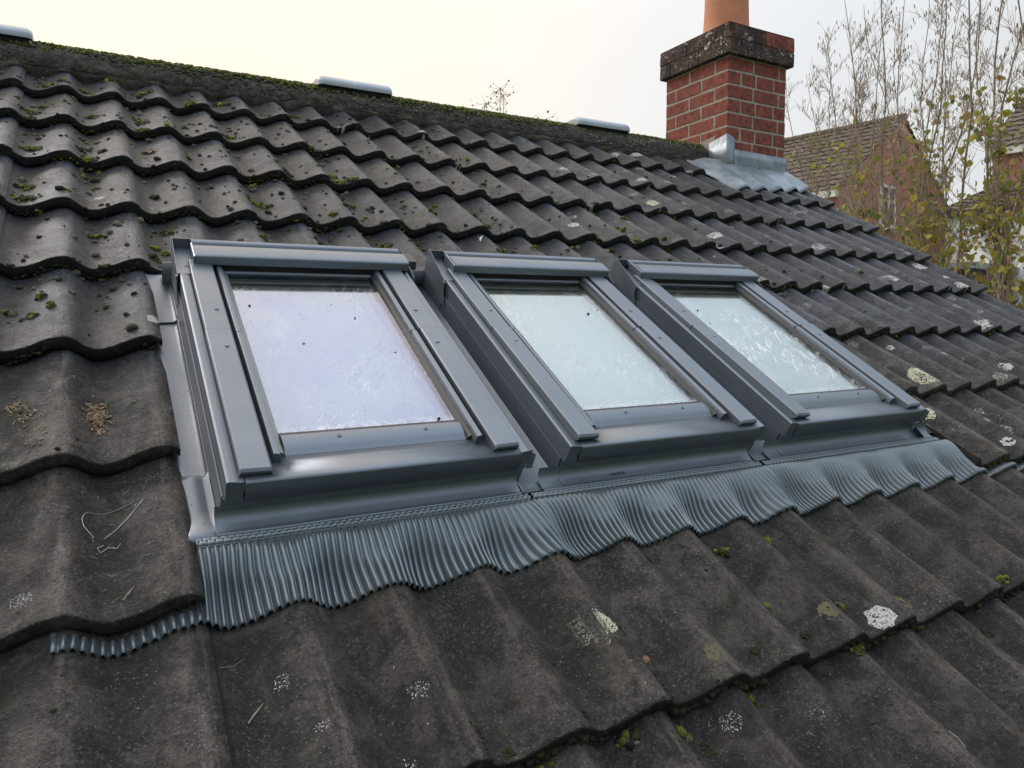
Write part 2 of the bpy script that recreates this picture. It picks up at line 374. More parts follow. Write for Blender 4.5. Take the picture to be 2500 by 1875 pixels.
# ------------------------------------------------------------------ mesh builder
class MB:
    def __init__(s): s.v = []; s.f = []; s.uv = None
    def add(s, vs, fs):
        o = len(s.v); s.v.extend([tuple(p) for p in vs]); s.f.extend([tuple(i + o for i in f) for f in fs]); return s
    def box(s, a, b):
        x0, y0, z0 = a; x1, y1, z1 = b
        return s.add([(x0, y0, z0), (x1, y0, z0), (x1, y1, z0), (x0, y1, z0), (x0, y0, z1), (x1, y0, z1), (x1, y1, z1), (x0, y1, z1)],
                     [(0, 3, 2, 1), (4, 5, 6, 7), (0, 1, 5, 4), (1, 2, 6, 5), (2, 3, 7, 6), (3, 0, 4, 7)])
    def prof_y(s, pts, y0, y1, taper=None):
        """closed profile in x-z (counter-clockwise seen from -y) extruded from y0 to y1"""
        n = len(pts)
        v = [(x, y0, z) for x, z in pts] + [(x, y1, z) for x, z in (taper or pts)]
        f = [(i, (i + 1) % n, n + (i + 1) % n, n + i) for i in range(n)]
        return s.add(v, f + [tuple(range(n - 1, -1, -1)), tuple(range(n, 2 * n))])
    def prof_x(s, pts, x0, x1, sh=0.):
        n = len(pts)
        v = [(x0, y, z) for y, z in pts] + [(x1, y, z + sh) for y, z in pts]
        f = [(i, n + i, n + (i + 1) % n, (i + 1) % n) for i in range(n)]
        return s.add(v, f + [tuple(range(n)), tuple(range(2 * n - 1, n - 1, -1))])
    def grid(s, P, flip=False):
        nu, nv = len(P), len(P[0])
        fs = []
        for i in range(nu - 1):
            for j in range(nv - 1):
                a, b, c, d = i * nv + j, (i + 1) * nv + j, (i + 1) * nv + j + 1, i * nv + j + 1
                fs.append((a, d, c, b) if flip else (a, b, c, d))
        return s.add([p for r in P for p in r], fs)
    def tube(s, pts, rads, k=5, cap=True):
        rings = []
        up = Vector((.31, .22, .93)).normalized()
        for i, p in enumerate(pts):
            p = Vector(p)
            d = (Vector(pts[min(i + 1, len(pts) - 1)]) - Vector(pts[max(i - 1, 0)]))
            d = d.normalized() if d.length > 1e-9 else Vector((0, 0, 1))
            a = d.cross(up)
            if a.length < .05: a = d.cross(Vector((1, 0, 0)))
            a.normalize(); b = d.cross(a)
            rings.append([p + (a * math.cos(2 * math.pi * j / k) + b * math.sin(2 * math.pi * j / k)) * rads[i] for j in range(k)])
        v = [q for r in rings for q in r]
        f = [(i * k + j, i * k + (j + 1) % k, (i + 1) * k + (j + 1) % k, (i + 1) * k + j) for i in range(len(pts) - 1) for j in range(k)]
        if cap: f += [tuple(range(k - 1, -1, -1)), tuple(range((len(pts) - 1) * k, len(pts) * k))]
        return s.add(v, f)
    def disc(s, c, r, n=18, z=0.002):
        x, y, zz = c
        v = [(x + r * math.cos(2 * math.pi * i / n), y + r * math.sin(2 * math.pi * i / n), zz) for i in range(n)]
        w = [(x + r * .86 * math.cos(2 * math.pi * i / n), y + r * .86 * math.sin(2 * math.pi * i / n), zz + z) for i in range(n)]
        return s.add(v + w, [(i, (i + 1) % n, n + (i + 1) % n, n + i) for i in range(n)] + [tuple(range(n, 2 * n))])
    def mesh(s, name, mat, smooth=False):
        me = bpy.data.meshes.new(name); me.from_pydata(s.v, [], s.f); me.materials.append(mat)
        if smooth: me.polygons.foreach_set('use_smooth', [True] * len(me.polygons))
        me.update(); return me
    def build(s, name, mat, parent=None, smooth=False, bevel=0., kind=None, roof=False, seg=2):
        o = bpy.data.objects.new(name, s.mesh(name, mat, smooth)); C.objects.link(o)
        if parent is not None: o.parent = parent
        elif roof: o.rotation_euler = (TH, 0, 0)
        if bevel:
            b = o.modifiers.new('bevel', 'BEVEL'); b.width = bevel; b.segments = seg; b.limit_method = 'ANGLE'; b.angle_limit = math.radians(30)
            o.data.polygons.foreach_set('use_smooth', [True] * len(o.data.polygons))
            w = o.modifiers.new('wn', 'WEIGHTED_NORMAL'); w.keep_sharp = True
        if kind: o['kind'] = kind
        return o
def tag(o, label=None, cat=None, group=None, kind=None):
    if label: o['label'] = label
    if cat: o['category'] = cat
    if group: o['group'] = group
    if kind: o['kind'] = kind
    return o
def thing(name, label, cat, loc=(0, 0, 0), roof=False, group=None, rotz=0.):
    o = bpy.data.objects.new(name, None); C.objects.link(o); o.empty_display_size = .1
    if roof:
        o.location = RTH @ Vector(loc); o.rotation_euler = (TH, 0, 0)
    else:
        o.location = loc; o.rotation_euler = (0, 0, rotz)
    return tag(o, label, cat, group)
def inst(name, me, parent, loc=(0, 0, 0), rot=(0, 0, 0), scale=(1, 1, 1)):
    o = bpy.data.objects.new(name, me); C.objects.link(o); o.parent = parent
    o.location = loc; o.rotation_euler = rot; o.scale = scale
    return o
def sstep(a, b, x):
    t = max(0., min(1., (x - a) / (b - a))); return t * t * (3 - 2 * t)
def rn(a, b): return random.uniform(a, b)
def nz3(x, y, z=0.): return noise.noise(Vector((x, y, z)))

# roof features: (along ridge, up slope, radius[, kind])
MOSS = [(-0.245, -0.241, 0.0171), (-0.248, -0.321, 0.013), (-0.243, -0.573, 0.0204), (-0.249, -0.848, 0.0184), (-0.245, -0.945, 0.0207), (-0.207, 0.028, 0.0145), (-0.099, 0.045, 0.0146), (-0.08, -0.219, 0.0153), (0.074, -0.207, 0.0193), (-0.096, -0.637, 0.0166), (-0.018, 0.189, 0.0195), (0.097, 0.105, 0.0233), (0.148, 0.236, 0.0176), (0.347, -0.279, 0.019), (0.072, -0.497, 0.0122), (-0.219, -0.17, 0.0097), (-0.057, -0.559, 0.0085), (0.376, 0.129, 0.0194), (-0.164, 0.065, 0.0126), (0.246, 0.01, 0.0166), (0.067, -0.315, 0.013), (-0.091, -1.116, 0.011), (-0.074, -1.32, 0.0088), (-0.248, -1.502, 0.0092), (0.043, -1.185, 0.0093), (0.063, -1.224, 0.0066), (0.073, -1.075, 0.0084), (0.199, -1.157, 0.0123), (0.035, -1.261, 0.0103), (-0.176, -1.519, 0.0046), (-0.206, -1.539, 0.0057), (-0.032, -1.619, 0.0065), (-0.194, -1.459, 0.0059), (0.651, -0.572, 0.0141), (0.659, -0.632, 0.0156), (0.698, -0.633, 0.0156), (0.487, -0.61, 0.0155), (0.368, -0.665, 0.015), (0.342, -0.852, 0.0218), (0.372, -0.876, 0.0124), (0.654, -0.807, 0.013), (0.639, -0.307, 0.0192), (0.332, -1.119, 0.0182), (0.486, -1.157, 0.0196), (0.673, -1.098, 0.022), (0.92, -0.877, 0.0198), (1.097, -0.798, 0.0174), (1.095, -0.913, 0.0235), (0.552, -0.948, 0.0092), (0.649, 0.095, 0.0195), (1.483, 0.389, 0.0251), (1.718, -0.857, 0.0269), (1.531, -1.001, 0.0196), (1.055, -1.149, 0.0139), (1.201, -1.109, 0.0129), (1.808, -0.78, 0.018), (1.681, -0.724, 0.0178), (1.609, -1.173, 0.0139), (1.848, -0.027, 0.0191), (2.006, 0.117, 0.0252), (0.925, -2.571, 0.0083), (1.575, -2.651, 0.0087), (1.087, -2.421, 0.0103), (0.966, -2.415, 0.0117), (1.068, -2.611, 0.0049), (0.628, -2.712, 0.0122), (0.783, -2.699, 0.0075), (1.046, -2.687, 0.0095), (0.542, -2.692, 0.0117), (0.399, -2.695, 0.0082)]
DIRT = [(0.354, -2.664, 0.0082), (0.626, -2.536, 0.0072), (0.476, -2.56, 0.0052), (0.478, -2.652, 0.0058), (0.777, -2.408, 0.0081), (0.967, -2.634, 0.0074), (0.837, -2.636, 0.0069), (1.42, -2.73, 0.0092), (0.658, -2.742, 0.0092)]
LICH = [(0.005, -1.586, 0.0221, 0), (-0.074, -0.904, 0.015, 0), (1.477, -0.902, 0.0253, 0), (2.227, -0.288, 0.0288, 0), (1.79, -0.266, 0.0247, 0), (2.214, -0.885, 0.0382, 0), (2.155, -0.978, 0.0267, 0), (1.529, -1.137, 0.0309, 0), (2.334, -0.489, 0.0282, 0), (2.082, -0.594, 0.0307, 1), (2.143, -0.626, 0.0176, 0), (1.966, -0.343, 0.0159, 0), (2.347, 0.144, 0.0372, 0), (2.523, 0.181, 0.0384, 0), (0.951, -0.027, 0.0257, 0), (1.195, 0.006, 0.0222, 0), (1.137, -0.549, 0.0264, 0), (2.963, -1.238, 0.0472, 0), (2.727, -1.282, 0.0267, 0), (2.46, -1.318, 0.0248, 0), (2.809, -0.944, 0.0381, 0), (3.126, -0.948, 0.0407, 0), (3.1, -1.624, 0.0419, 0), (3.432, -1.295, 0.0365, 0), (3.438, -1.206, 0.0158, 0), (3.538, -0.868, 0.0168, 0), (3.436, -1.069, 0.0374, 0), (2.243, -1.946, 0.0458, 1), (2.058, -2.108, 0.0243, 1), (2.117, -1.869, 0.0154, 0), (2.207, -2.277, 0.0233, 0), (2.801, -1.914, 0.0292, 0), (2.592, -1.866, 0.0257, 0), (2.349, -1.741, 0.0188, 0), (0.569, -2.522, 0.0345, 1), (0.264, -2.55, 0.0179, 2), (0.223, -2.641, 0.0131, 2), (1.148, -2.651, 0.0303, 0), (0.795, -2.769, 0.0148, 2), (0.71, -2.722, 0.0206, 2), (0.866, -2.757, 0.0154, 2), (-0.195, -2.286, 0.0196, 2), (0.099, -2.48, 0.0151, 2), (0.129, -2.569, 0.0119, 2)]
STAIN = [(1.029, -2.614, 0.0268, 0), (1.25, -2.627, 0.0278, 0), (0.742, -2.627, 0.0231, 0)]

# ------------------------------------------------------------------ roof geometry
WAVE, AMP, THK, TILT = 0.15, 0.031, 0.029, 0.031
VN = [-0.012 * 0 - 0.008, -0.331, -0.655, -0.997, -1.326, -1.668, -2.014, -2.335, -2.676, -3.015, -3.35]   # nose lines, ridge downwards
def prof(u):
    s = (u / WAVE) % 1.0
    if s < .36: return -AMP * (1 - math.cos(math.pi * s / .36)) / 2
    return -AMP * (1 + math.cos(math.pi * (s - .36) / .64)) / 2
def row_of(v):
    for k, vn in enumerate(VN):
        if v >= vn: return k
    return len(VN) - 1
def gauge(k): return .334 if k == 0 else VN[k - 1] - VN[k]
def surf(u, v):
    k = row_of(v); t = (v - VN[k])
    z = prof(u) - TILT * t / .334
    x = u % .30
    if x > .021: z -= .012 * max(0., (.055 - x) / .055)
    return z

def tile_mesh(seed, x0=-.012, x1=.321, ln=.365, left_wall=False):
    rr = random.Random(seed)
    nx = max(6, int((x1 - x0) / .0075))
    xs = [x0 + (x1 - x0) * i / nx for i in range(nx + 1)]
    ys = [.0, .012, .03, .07, .13, .20, .28, ln]
    def zt(x, y):
        z = prof(x) - TILT * y / .334
        if not left_wall: z -= .012 * max(0., min(1., (.055 - x) / .055))
        if x > .300: z -= (x - .300) * .10
        z += .0006 * nz3(x * 30 + seed * 9, y * 30)
        return z
    P = []
    for x in xs:
        jy = .0022 * nz3(x * 45, seed * 7.1) + .0012 * nz3(x * 170, seed * 3.3)
        jb = .0022 * nz3(x * 60, seed * 5.7, 2.2) + .0010 * nz3(x * 200, seed, 4.4)
        t = THK + jb
        if x > .304 : t = .016 + jb * .5
        elif x > .285: t = THK - .003
        z0 = zt(x, 0)
        col = [(x, .045, z0 - t - .001), (x, .006 + jy, z0 - t), (x, .001 + jy, z0 - t + .0025), (x, jy, z0 - t * .5), (x, jy + .0001, z0 - .0022), (x, jy + .0010, z0 - .0005), (x, jy + .0026, z0)]
        for y in ys[1:]: col.append((x, y + (jy if y < .02 else 0), zt(x, y)))
        P.append(col)
    mb = MB(); mb.grid(P, flip=False)
    # side walls
    for side in (0, -1):
        c = P[side]; tk = .012 if side == -1 else (THK if left_wall else .006)
        Q = [c[1:]]
        Q.append([(p[0] - (.004 if side == -1 else -.003), p[1], p[2] - (tk if i > 3 else 0)) for i, p in enumerate(c[1:])])
        mb.grid(Q, flip=(side == 0))
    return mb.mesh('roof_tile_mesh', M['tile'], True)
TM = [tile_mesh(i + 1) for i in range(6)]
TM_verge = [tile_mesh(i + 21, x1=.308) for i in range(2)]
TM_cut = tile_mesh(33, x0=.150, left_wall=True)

roof = thing('tiled_roof', 'dark grey wavy concrete tile roof spotted with moss and lichen round the skylights', 'roof', (0, 0, 0), True)
def place_tile(me, u, k, dz=0., lift=0.):
    r = random.Random(int(u * 1000) * 31 + k * 7)
    inst('roof_tile', me, roof, (u + r.uniform(-.0008, .0008), VN[k] + r.uniform(-.002, .002), dz + r.uniform(-.0004, .0006)), (lift + r.uniform(-.001, .001), 0, r.uniform(-.002, .002)))
for k in range(len(VN)):
    for c in range(-4, 12):
        u = c * .30
        me = random.choice(TM)
        if c == 11: me = random.choice(TM_verge)
        if k in (5, 6, 7):
            if 0 <= c <= 5: continue
            if c == 6:
                inst('roof_tile', TM_cut, roof, (u, VN[k], 0)); continue
        if k == 9 and c > 8: pass
        place_tile(me, u, k)
# carcass under the tiles: underlay, far slope, walls, verge board
mb = MB(); mb.box((-1.25, -3.7, -.10), (3.57, .33, -.075)); mb.build('roof_deck', M['dark'], roof)
house = thing('brick_house', 'brick house walls carrying the grey tiled roof below the chimney', 'house', (0, 0, 0))
mb = MB()
yb, zb = .30, .30 * math.tan(TH) - .11
mb.prof_x([(-2.9, -2.9 * math.tan(TH) - .11), (-2.9, -5.5), (3.5, -5.5), (3.5, zb - 3.2 * math.tan(TH)), (yb, zb)], 3.42, 3.50); mb.build('gable_wall', M['farbrick'], house)
mb = MB(); mb.box((-1.2, -2.9, -5.5), (3.42, -2.8, -1.95)); mb.build('eaves_wall', M['farbrick'], house)
mb = MB()
L = 3.6 / math.cos(TH)
far = [[(-1.2, .34, .30 * math.tan(TH) - .02), (3.58, .34, .30 * math.tan(TH) - .02)], [(-1.2, 3.9, .30 * math.tan(TH) - .02 - 3.56 * math.tan(TH)), (3.58, 3.9, .30 * math.tan(TH) - .02 - 3.56 * math.tan(TH))]]
P = []
for i in range(0, 320):
    u = -1.2 + i * .015
    P.append([(u, .33 + t * 3.5, .30 * math.tan(TH) - .01 + prof(u) - t * 3.5 * math.tan(TH)) for t in (0, .5, 1)])
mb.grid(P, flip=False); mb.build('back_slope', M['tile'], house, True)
mb = MB(); mb.prof_x([(-2.95, -2.95 * math.tan(TH) - .07), (-2.95, -2.95 * math.tan(TH) - .25), (.30, .30 * math.tan(TH) - .25), (3.6, .3 * math.tan(TH) - .25 - 3.3 * math.tan(TH)), (3.6, .3 * math.tan(TH) - .07 - 3.3 * math.tan(TH)), (.30, .30 * math.tan(TH) - .07)], 3.52, 3.56); mb.build('bargeboard', M['black'], house)

# ridge tiles and their mortar bed
RY, RZ, RR = .300, .108, .103
ridge = thing('ridge_course', 'moss topped half round ridge tiles bedded in mortar along the roof peak', 'ridge', (0, RY, RZ))
def ridge_mesh(seed, ln=.4495):
    P = []
    for i in range(70):
        x = ln * i / 69; row = []
        for j in range(41):
            a = math.pi * j / 40
            r = RR + .003 * nz3(x * 140 + seed, math.cos(a) * 30, a * 12) + .005 * nz3(x * 14 + seed * 5, math.cos(a) * 3, math.sin(a) * 3) + .002 * nz3(x * 60 + seed, math.cos(a) * 14, a * 5)
            if i in (0, 69): r -= .002
            row.append((x, -math.cos(a) * r, math.sin(a) * r * .98))
        P.append(row)
    mb = MB(); mb.grid(P, flip=True)
    for i, fl in ((0, True), (69, False)):
        mb.grid([P[i], [(p[0], p[1] * .88, p[2] * .88) for p in P[i]]], flip=fl)
    # lower edge returns
    for j in (0, 40):
        mb.grid([[P[i][j] for i in range(70)], [(P[i][j][0], P[i][j][1] * .88, P[i][j][2] - .002) for i in range(70)]], flip=(j == 40))
    return mb.mesh('ridge_tile_mesh', M['ridge'], True)
RM = [ridge_mesh(i + 1) for i in range(4)]
x = .738 - .45 * 5; i = 0
while x < 3.05:
    if x + .45 > 3.10:
        o = inst('ridge_tile', RM[i % 4], ridge, (x, 0, rn(-.003, .003)), (0, rn(-.004, .004), 0), ((3.09 - x) / .445, 1, 1))
    else:
        inst('ridge_tile', RM[i % 4], ridge, (x, rn(-.003, .003), rn(-.002, .003)), (rn(-.02, .02), rn(-.005, .005), rn(-.004, .004)))
    x += .45; i += 1
mb = MB(); P = []
n = 900
for i in range(n + 1):
    u = -1.2 + (3.08 + 1.2) * i / n
    e = .006 * nz3(u * 12, 3.3) + .003 * nz3(u * 50, 9.1)
    row = []
    for t in (0, .2, .4, .6, .8, 1.):
        # from ridge edge (world y=.172,z=.088) down to the tile surface at v=.19
        y0, z0 = .198, .112
        v1 = .222 + e + .010 * nz3(u * 7, 6)
        zs = surf(u, v1) - .004
        p1 = RTH @ Vector((u, v1, zs))
        y = y0 + (p1.y - y0) * t - .005 * math.sin(math.pi * t) + .003 * nz3(u * 40, t * 4)
        z = z0 + (p1.z - z0) * t + .003 * nz3(u * 40, t * 4, 5)
        row.append((u, y - RY, z - RZ))
    P.append(row)
mb.grid(P, flip=True); mb.build('mortar_bed', M['bed'], ridge, True)

# ------------------------------------------------------------------ ridge vent caps
def ridge_cap(x0, x1, label):
    t = thing('ridge_vent_cap', label, 'vent cap', ((x0 + x1) / 2, .292, .2), group='metal vent caps along the ridge')
    h = (x1 - x0) / 2
    mb = MB()
    # shell: rounded section lofted along x with chamfered ends
    sec = [(-.075, .000), (-.077, .016), (-.071, .030), (-.055, .043), (-.030, .048), (.030, .048), (.055, .043), (.071, .030), (.077, .016), (.075, .0)]
    rings = []
    for xx, k, dz in ((-h, .80, -.012), (-h + .004, .90, -.006), (-h + .014, .98, -.001), (-h + .03, 1, 0), (h - .03, 1, 0), (h - .014, .98, -.001), (h - .004, .90, -.006), (h, .80, -.012)):
        rings.append([(xx, y * k, max(.002, (z + dz * (z / .048))) + .004) for y, z in sec])
    mb.grid(rings, flip=True)
    mb.add(rings[0], [tuple(range(len(sec)))]); mb.add(rings[-1], [tuple(range(len(sec) - 1, -1, -1))])
    mb.build('cap_shell', M['cap'], t, True)
    mb = MB(); mb.box((-h + .012, -.062, -.010), (h - .012, .062, .0075)); mb.build('vent_gap', M['dark'], t)
    mb = MB(); mb.box((-h + .002, -.045, -.012), (-h + .010, .045, .022)); mb.build('end_bracket', M['leafdead'], t)
    mb = MB(); mb.box((h - .016, -.050, -.02), (h - .004, .050, .006)); mb.build('end_bracket', M['white'], t)
ridge_cap(-.60, -.255, 'grey metal vent cap cut off by the left edge, on the ridge')
ridge_cap(.800, 1.140, 'grey metal vent cap on the ridge above the first skylight')
ridge_cap(2.175, 2.525, 'grey metal vent cap on the ridge nearest the chimney')

# ------------------------------------------------------------------ chimney
CX, CY, CW, CD = 3.106, .073, .480, .525
ch = thing('chimney', 'red brick chimney stack with blackened corbelled top beside the roof ridge', 'chimney', (CX, CY, -.05))
cache = {}
def brick(sx, sy, sz, mat, parent, x, y, z, name='brick'):
    key = (round(sx, 3), round(sy, 3), round(sz, 3), mat, random.randint(0, 2))
    if key not in cache:
        mb = MB(); j = lambda: rn(-.0016, .0016)
        mb.box((0, 0, 0), (sx, sy, sz)); mb.v = [(a + j(), b + j(), c + j()) for a, b, c in mb.v]
        me = mb.mesh('brick_mesh', M[mat]); cache[key] = me
    o = inst(name, cache[key], parent, (x, y, z))
    b = o.modifiers.new('bevel', 'BEVEL'); b.width = .003; b.segments = 1
    return o
CH, BZ = .0787, .204            # course height, bottom of the lowest fully visible corner course
def course(z, W_, D_, ox, oy, typ, mat, j=.010, bh=None):
    bh = bh or CH - j
    t = .100
    def run(a, b, n):           # split [a,b] in pieces with n lengths
        tot = sum(n); L = (b - a) - j * (len(n) - 1); p = a; out = []
        for q in n: l = L * q / tot; out.append((p, l)); p += l + j
        return out
    if typ:
        fr = run(0, W_, (1, 1, .28)); lf = run(t + j, D_, (1, 1))
        bk = run(t + j, W_ - t - j, (1, 1)); rt = lf
    else:
        lf = run(0, D_, (1, 1, .40)); fr = run(t + j, W_ - t - j, (.8, 1)); bk = fr; rt = lf
    if mat == 'band' and typ == 2:
        fr = run(0, W_, (.9, .9, .48, .48, .48))
        for q, (p, l) in enumerate(fr): brick(l, t, bh, 'brick' if q > 1 else mat, ch, ox + p, oy, z)
        fr = []
    for p, l in fr: brick(l, t, bh, mat, ch, ox + p, oy, z)
    for p, l in bk: brick(l, t, bh, mat, ch, ox + p, oy + D_ - t, z)
    for p, l in lf: brick(t, l, bh, mat, ch, ox, oy + p, z)
    for p, l in rt: brick(t, l, bh, mat, ch, ox + W_ - t, oy + p, z)
for i in range(-4, 6):
    course(BZ + .05 + i * CH, CW, CD, 0, 0, i % 2 == 1, 'brick')
ztop = BZ + .05 + 6 * CH
for i in range(2):
    course(ztop + i * (CH + .004), CW + .060, CD + .060, -.030, -.030, 2 if i == 1 else 0, 'band', .004, CH)
mb = MB(); mb.box((.002, .002, -.15), (CW - .002, CD - .002, ztop - .003)); mb.build('mortar_core', M['mortar'], ch)
mb = MB(); mb.box((-.027, -.027, ztop - .002), (CW + .027, CD + .027, ztop + 2 * (CH + .004) - .004)); mb.build('mortar_core', M['band'], ch)
mb = MB(); zt = ztop + 2 * (CH + .004)
a, b = -.028, .09
mb.add([(a, a, zt), (CW - a, a, zt), (CW - a, CD - a, zt), (a, CD - a, zt), (b, b, zt + .045), (CW - b, b, zt + .045), (CW - b, CD - b, zt + .045), (b, CD - b, zt + .045)],
       [(0, 1, 5, 4), (1, 2, 6, 5), (2, 3, 7, 6), (3, 0, 4, 7), (4, 5, 6, 7), (3, 2, 1, 0)])
mb.build('flaunching', M['band'], ch)
mb = MB(); rings = []
for r, z in ((.150, -.02), (.150, .035), (.144, .045), (.141, .060), (.137, .10), (.133, .16), (.130, .24), (.129, .50), (.135, .56), (.155, .58), (.158, .63), (.150, .64), (.125, .64), (.118, .60), (.118, .3)):
    rings.append([(CW / 2 + r * math.cos(2 * math.pi * j / 48), CD / 2 + r * math.sin(2 * math.pi * j / 48), zt + z) for j in range(49)])
mb.grid(rings, flip=True); mb.build('chimney_pot', M['pot'], ch, True)
# stepped mortar patch on the left face
mb = MB(); mb.prof_x([(.30, .17), (.11, .175), (.085, .29), (.20, .275), (.34, .235)], -.006, .002); mb.build('mortar_fillet', M['mortar'], ch)
# lead flashing
lead = thing('lead_flashing', 'crumpled grey lead flashing dressed round the foot of the chimney', 'flashing', (CX, CY, 0))
mb = MB(); P = []
for i in range(17):                                     # upstand on the left face, wraps to the front
    t = i / 16
    y = -.006 + .140 * (1 - t)
    P.append([(-.007 + .002 * nz3(t * 6, k), y, z) for k, z in enumerate((0.02 + .06 * (1 - t), .11, .203 + .028 * t + .004 * nz3(t * 9, 3)))])
for i in range(6):
    t = i / 5
    P.append([(-.007 + .060 * t, -.008 - .003 * (k == 1), z - (.02 if k == 2 else 0) * 0) for k, z in enumerate((0.0, .10, .232 - .02 * t))])
mb.grid(P, flip=True)
P = []
for i in range(41):
    t = i / 40
    P.append([(.048 + (CW - .040) * t, -.012 - b + .0025 * nz3(t * 11, k * 2.), z) for k, (z, b) in enumerate(((-.02, .004), (.05, .001), (.10, .002), (.148 + .004 * nz3(t * 15, 4) - .010 * t, .0)))])
mb.grid(P, flip=True)
P = [[(CW + .007 + .002 * nz3(i, 3), -.015 + .5 * i / 10, z) for z in (-.02, .06, .14)] for i in range(11)]
mb.grid(P, flip=True)
o = mb.build('upstand', M['lead'], lead, True); sm = o.modifiers.new('t', 'SOLIDIFY'); sm.thickness = .003
# draped apron: quad outline in roof coordinates
base = RTH @ Vector((0, 0, 0))
c00, c10, c11, c01 = (2.925, -.235), (3.640, -.115), (3.690, .16), (2.865, .165)
P = []
for i in range(73):
    s_ = i / 72; row = []
    for j in range(25):
        t_ = j / 24
        u = (1 - t_) * ((1 - s_) * c00[0] + s_ * c10[0]) + t_ * ((1 - s_) * c01[0] + s_ * c11[0])
        v = (1 - t_) * ((1 - s_) * c00[1] + s_ * c10[1]) + t_ * ((1 - s_) * c01[1] + s_ * c11[1])
        if j == 0: v += .008 * nz3(s_ * 9, 1.) - .018 * math.sin(math.pi * s_)
        k = 1 - sstep(0, .55, t_)
        k = max(k, sstep(.25, 0, s_)); z = .010 + (.62 * k + .15) * prof(min(u, 3.6)) - .016 * sstep(.03, 0, s_) + .012 * (1 - k) + .006 * nz3(u * 9, v * 9, 2) + .003 * nz3(u * 30, v * 22, 5) - .010 * (j == 0)
        if u > 3.6: z -= (u - 3.6) * .35
        p = RTH @ Vector((u, v, z)); row.append((p.x - CX, p.y - CY, p.z))
    P.append(row)
mb = MB(); mb.grid(P); o = mb.build('apron', M['lead'], lead, True); sm = o.modifiers.new('t', 'SOLIDIFY'); sm.thickness = .004

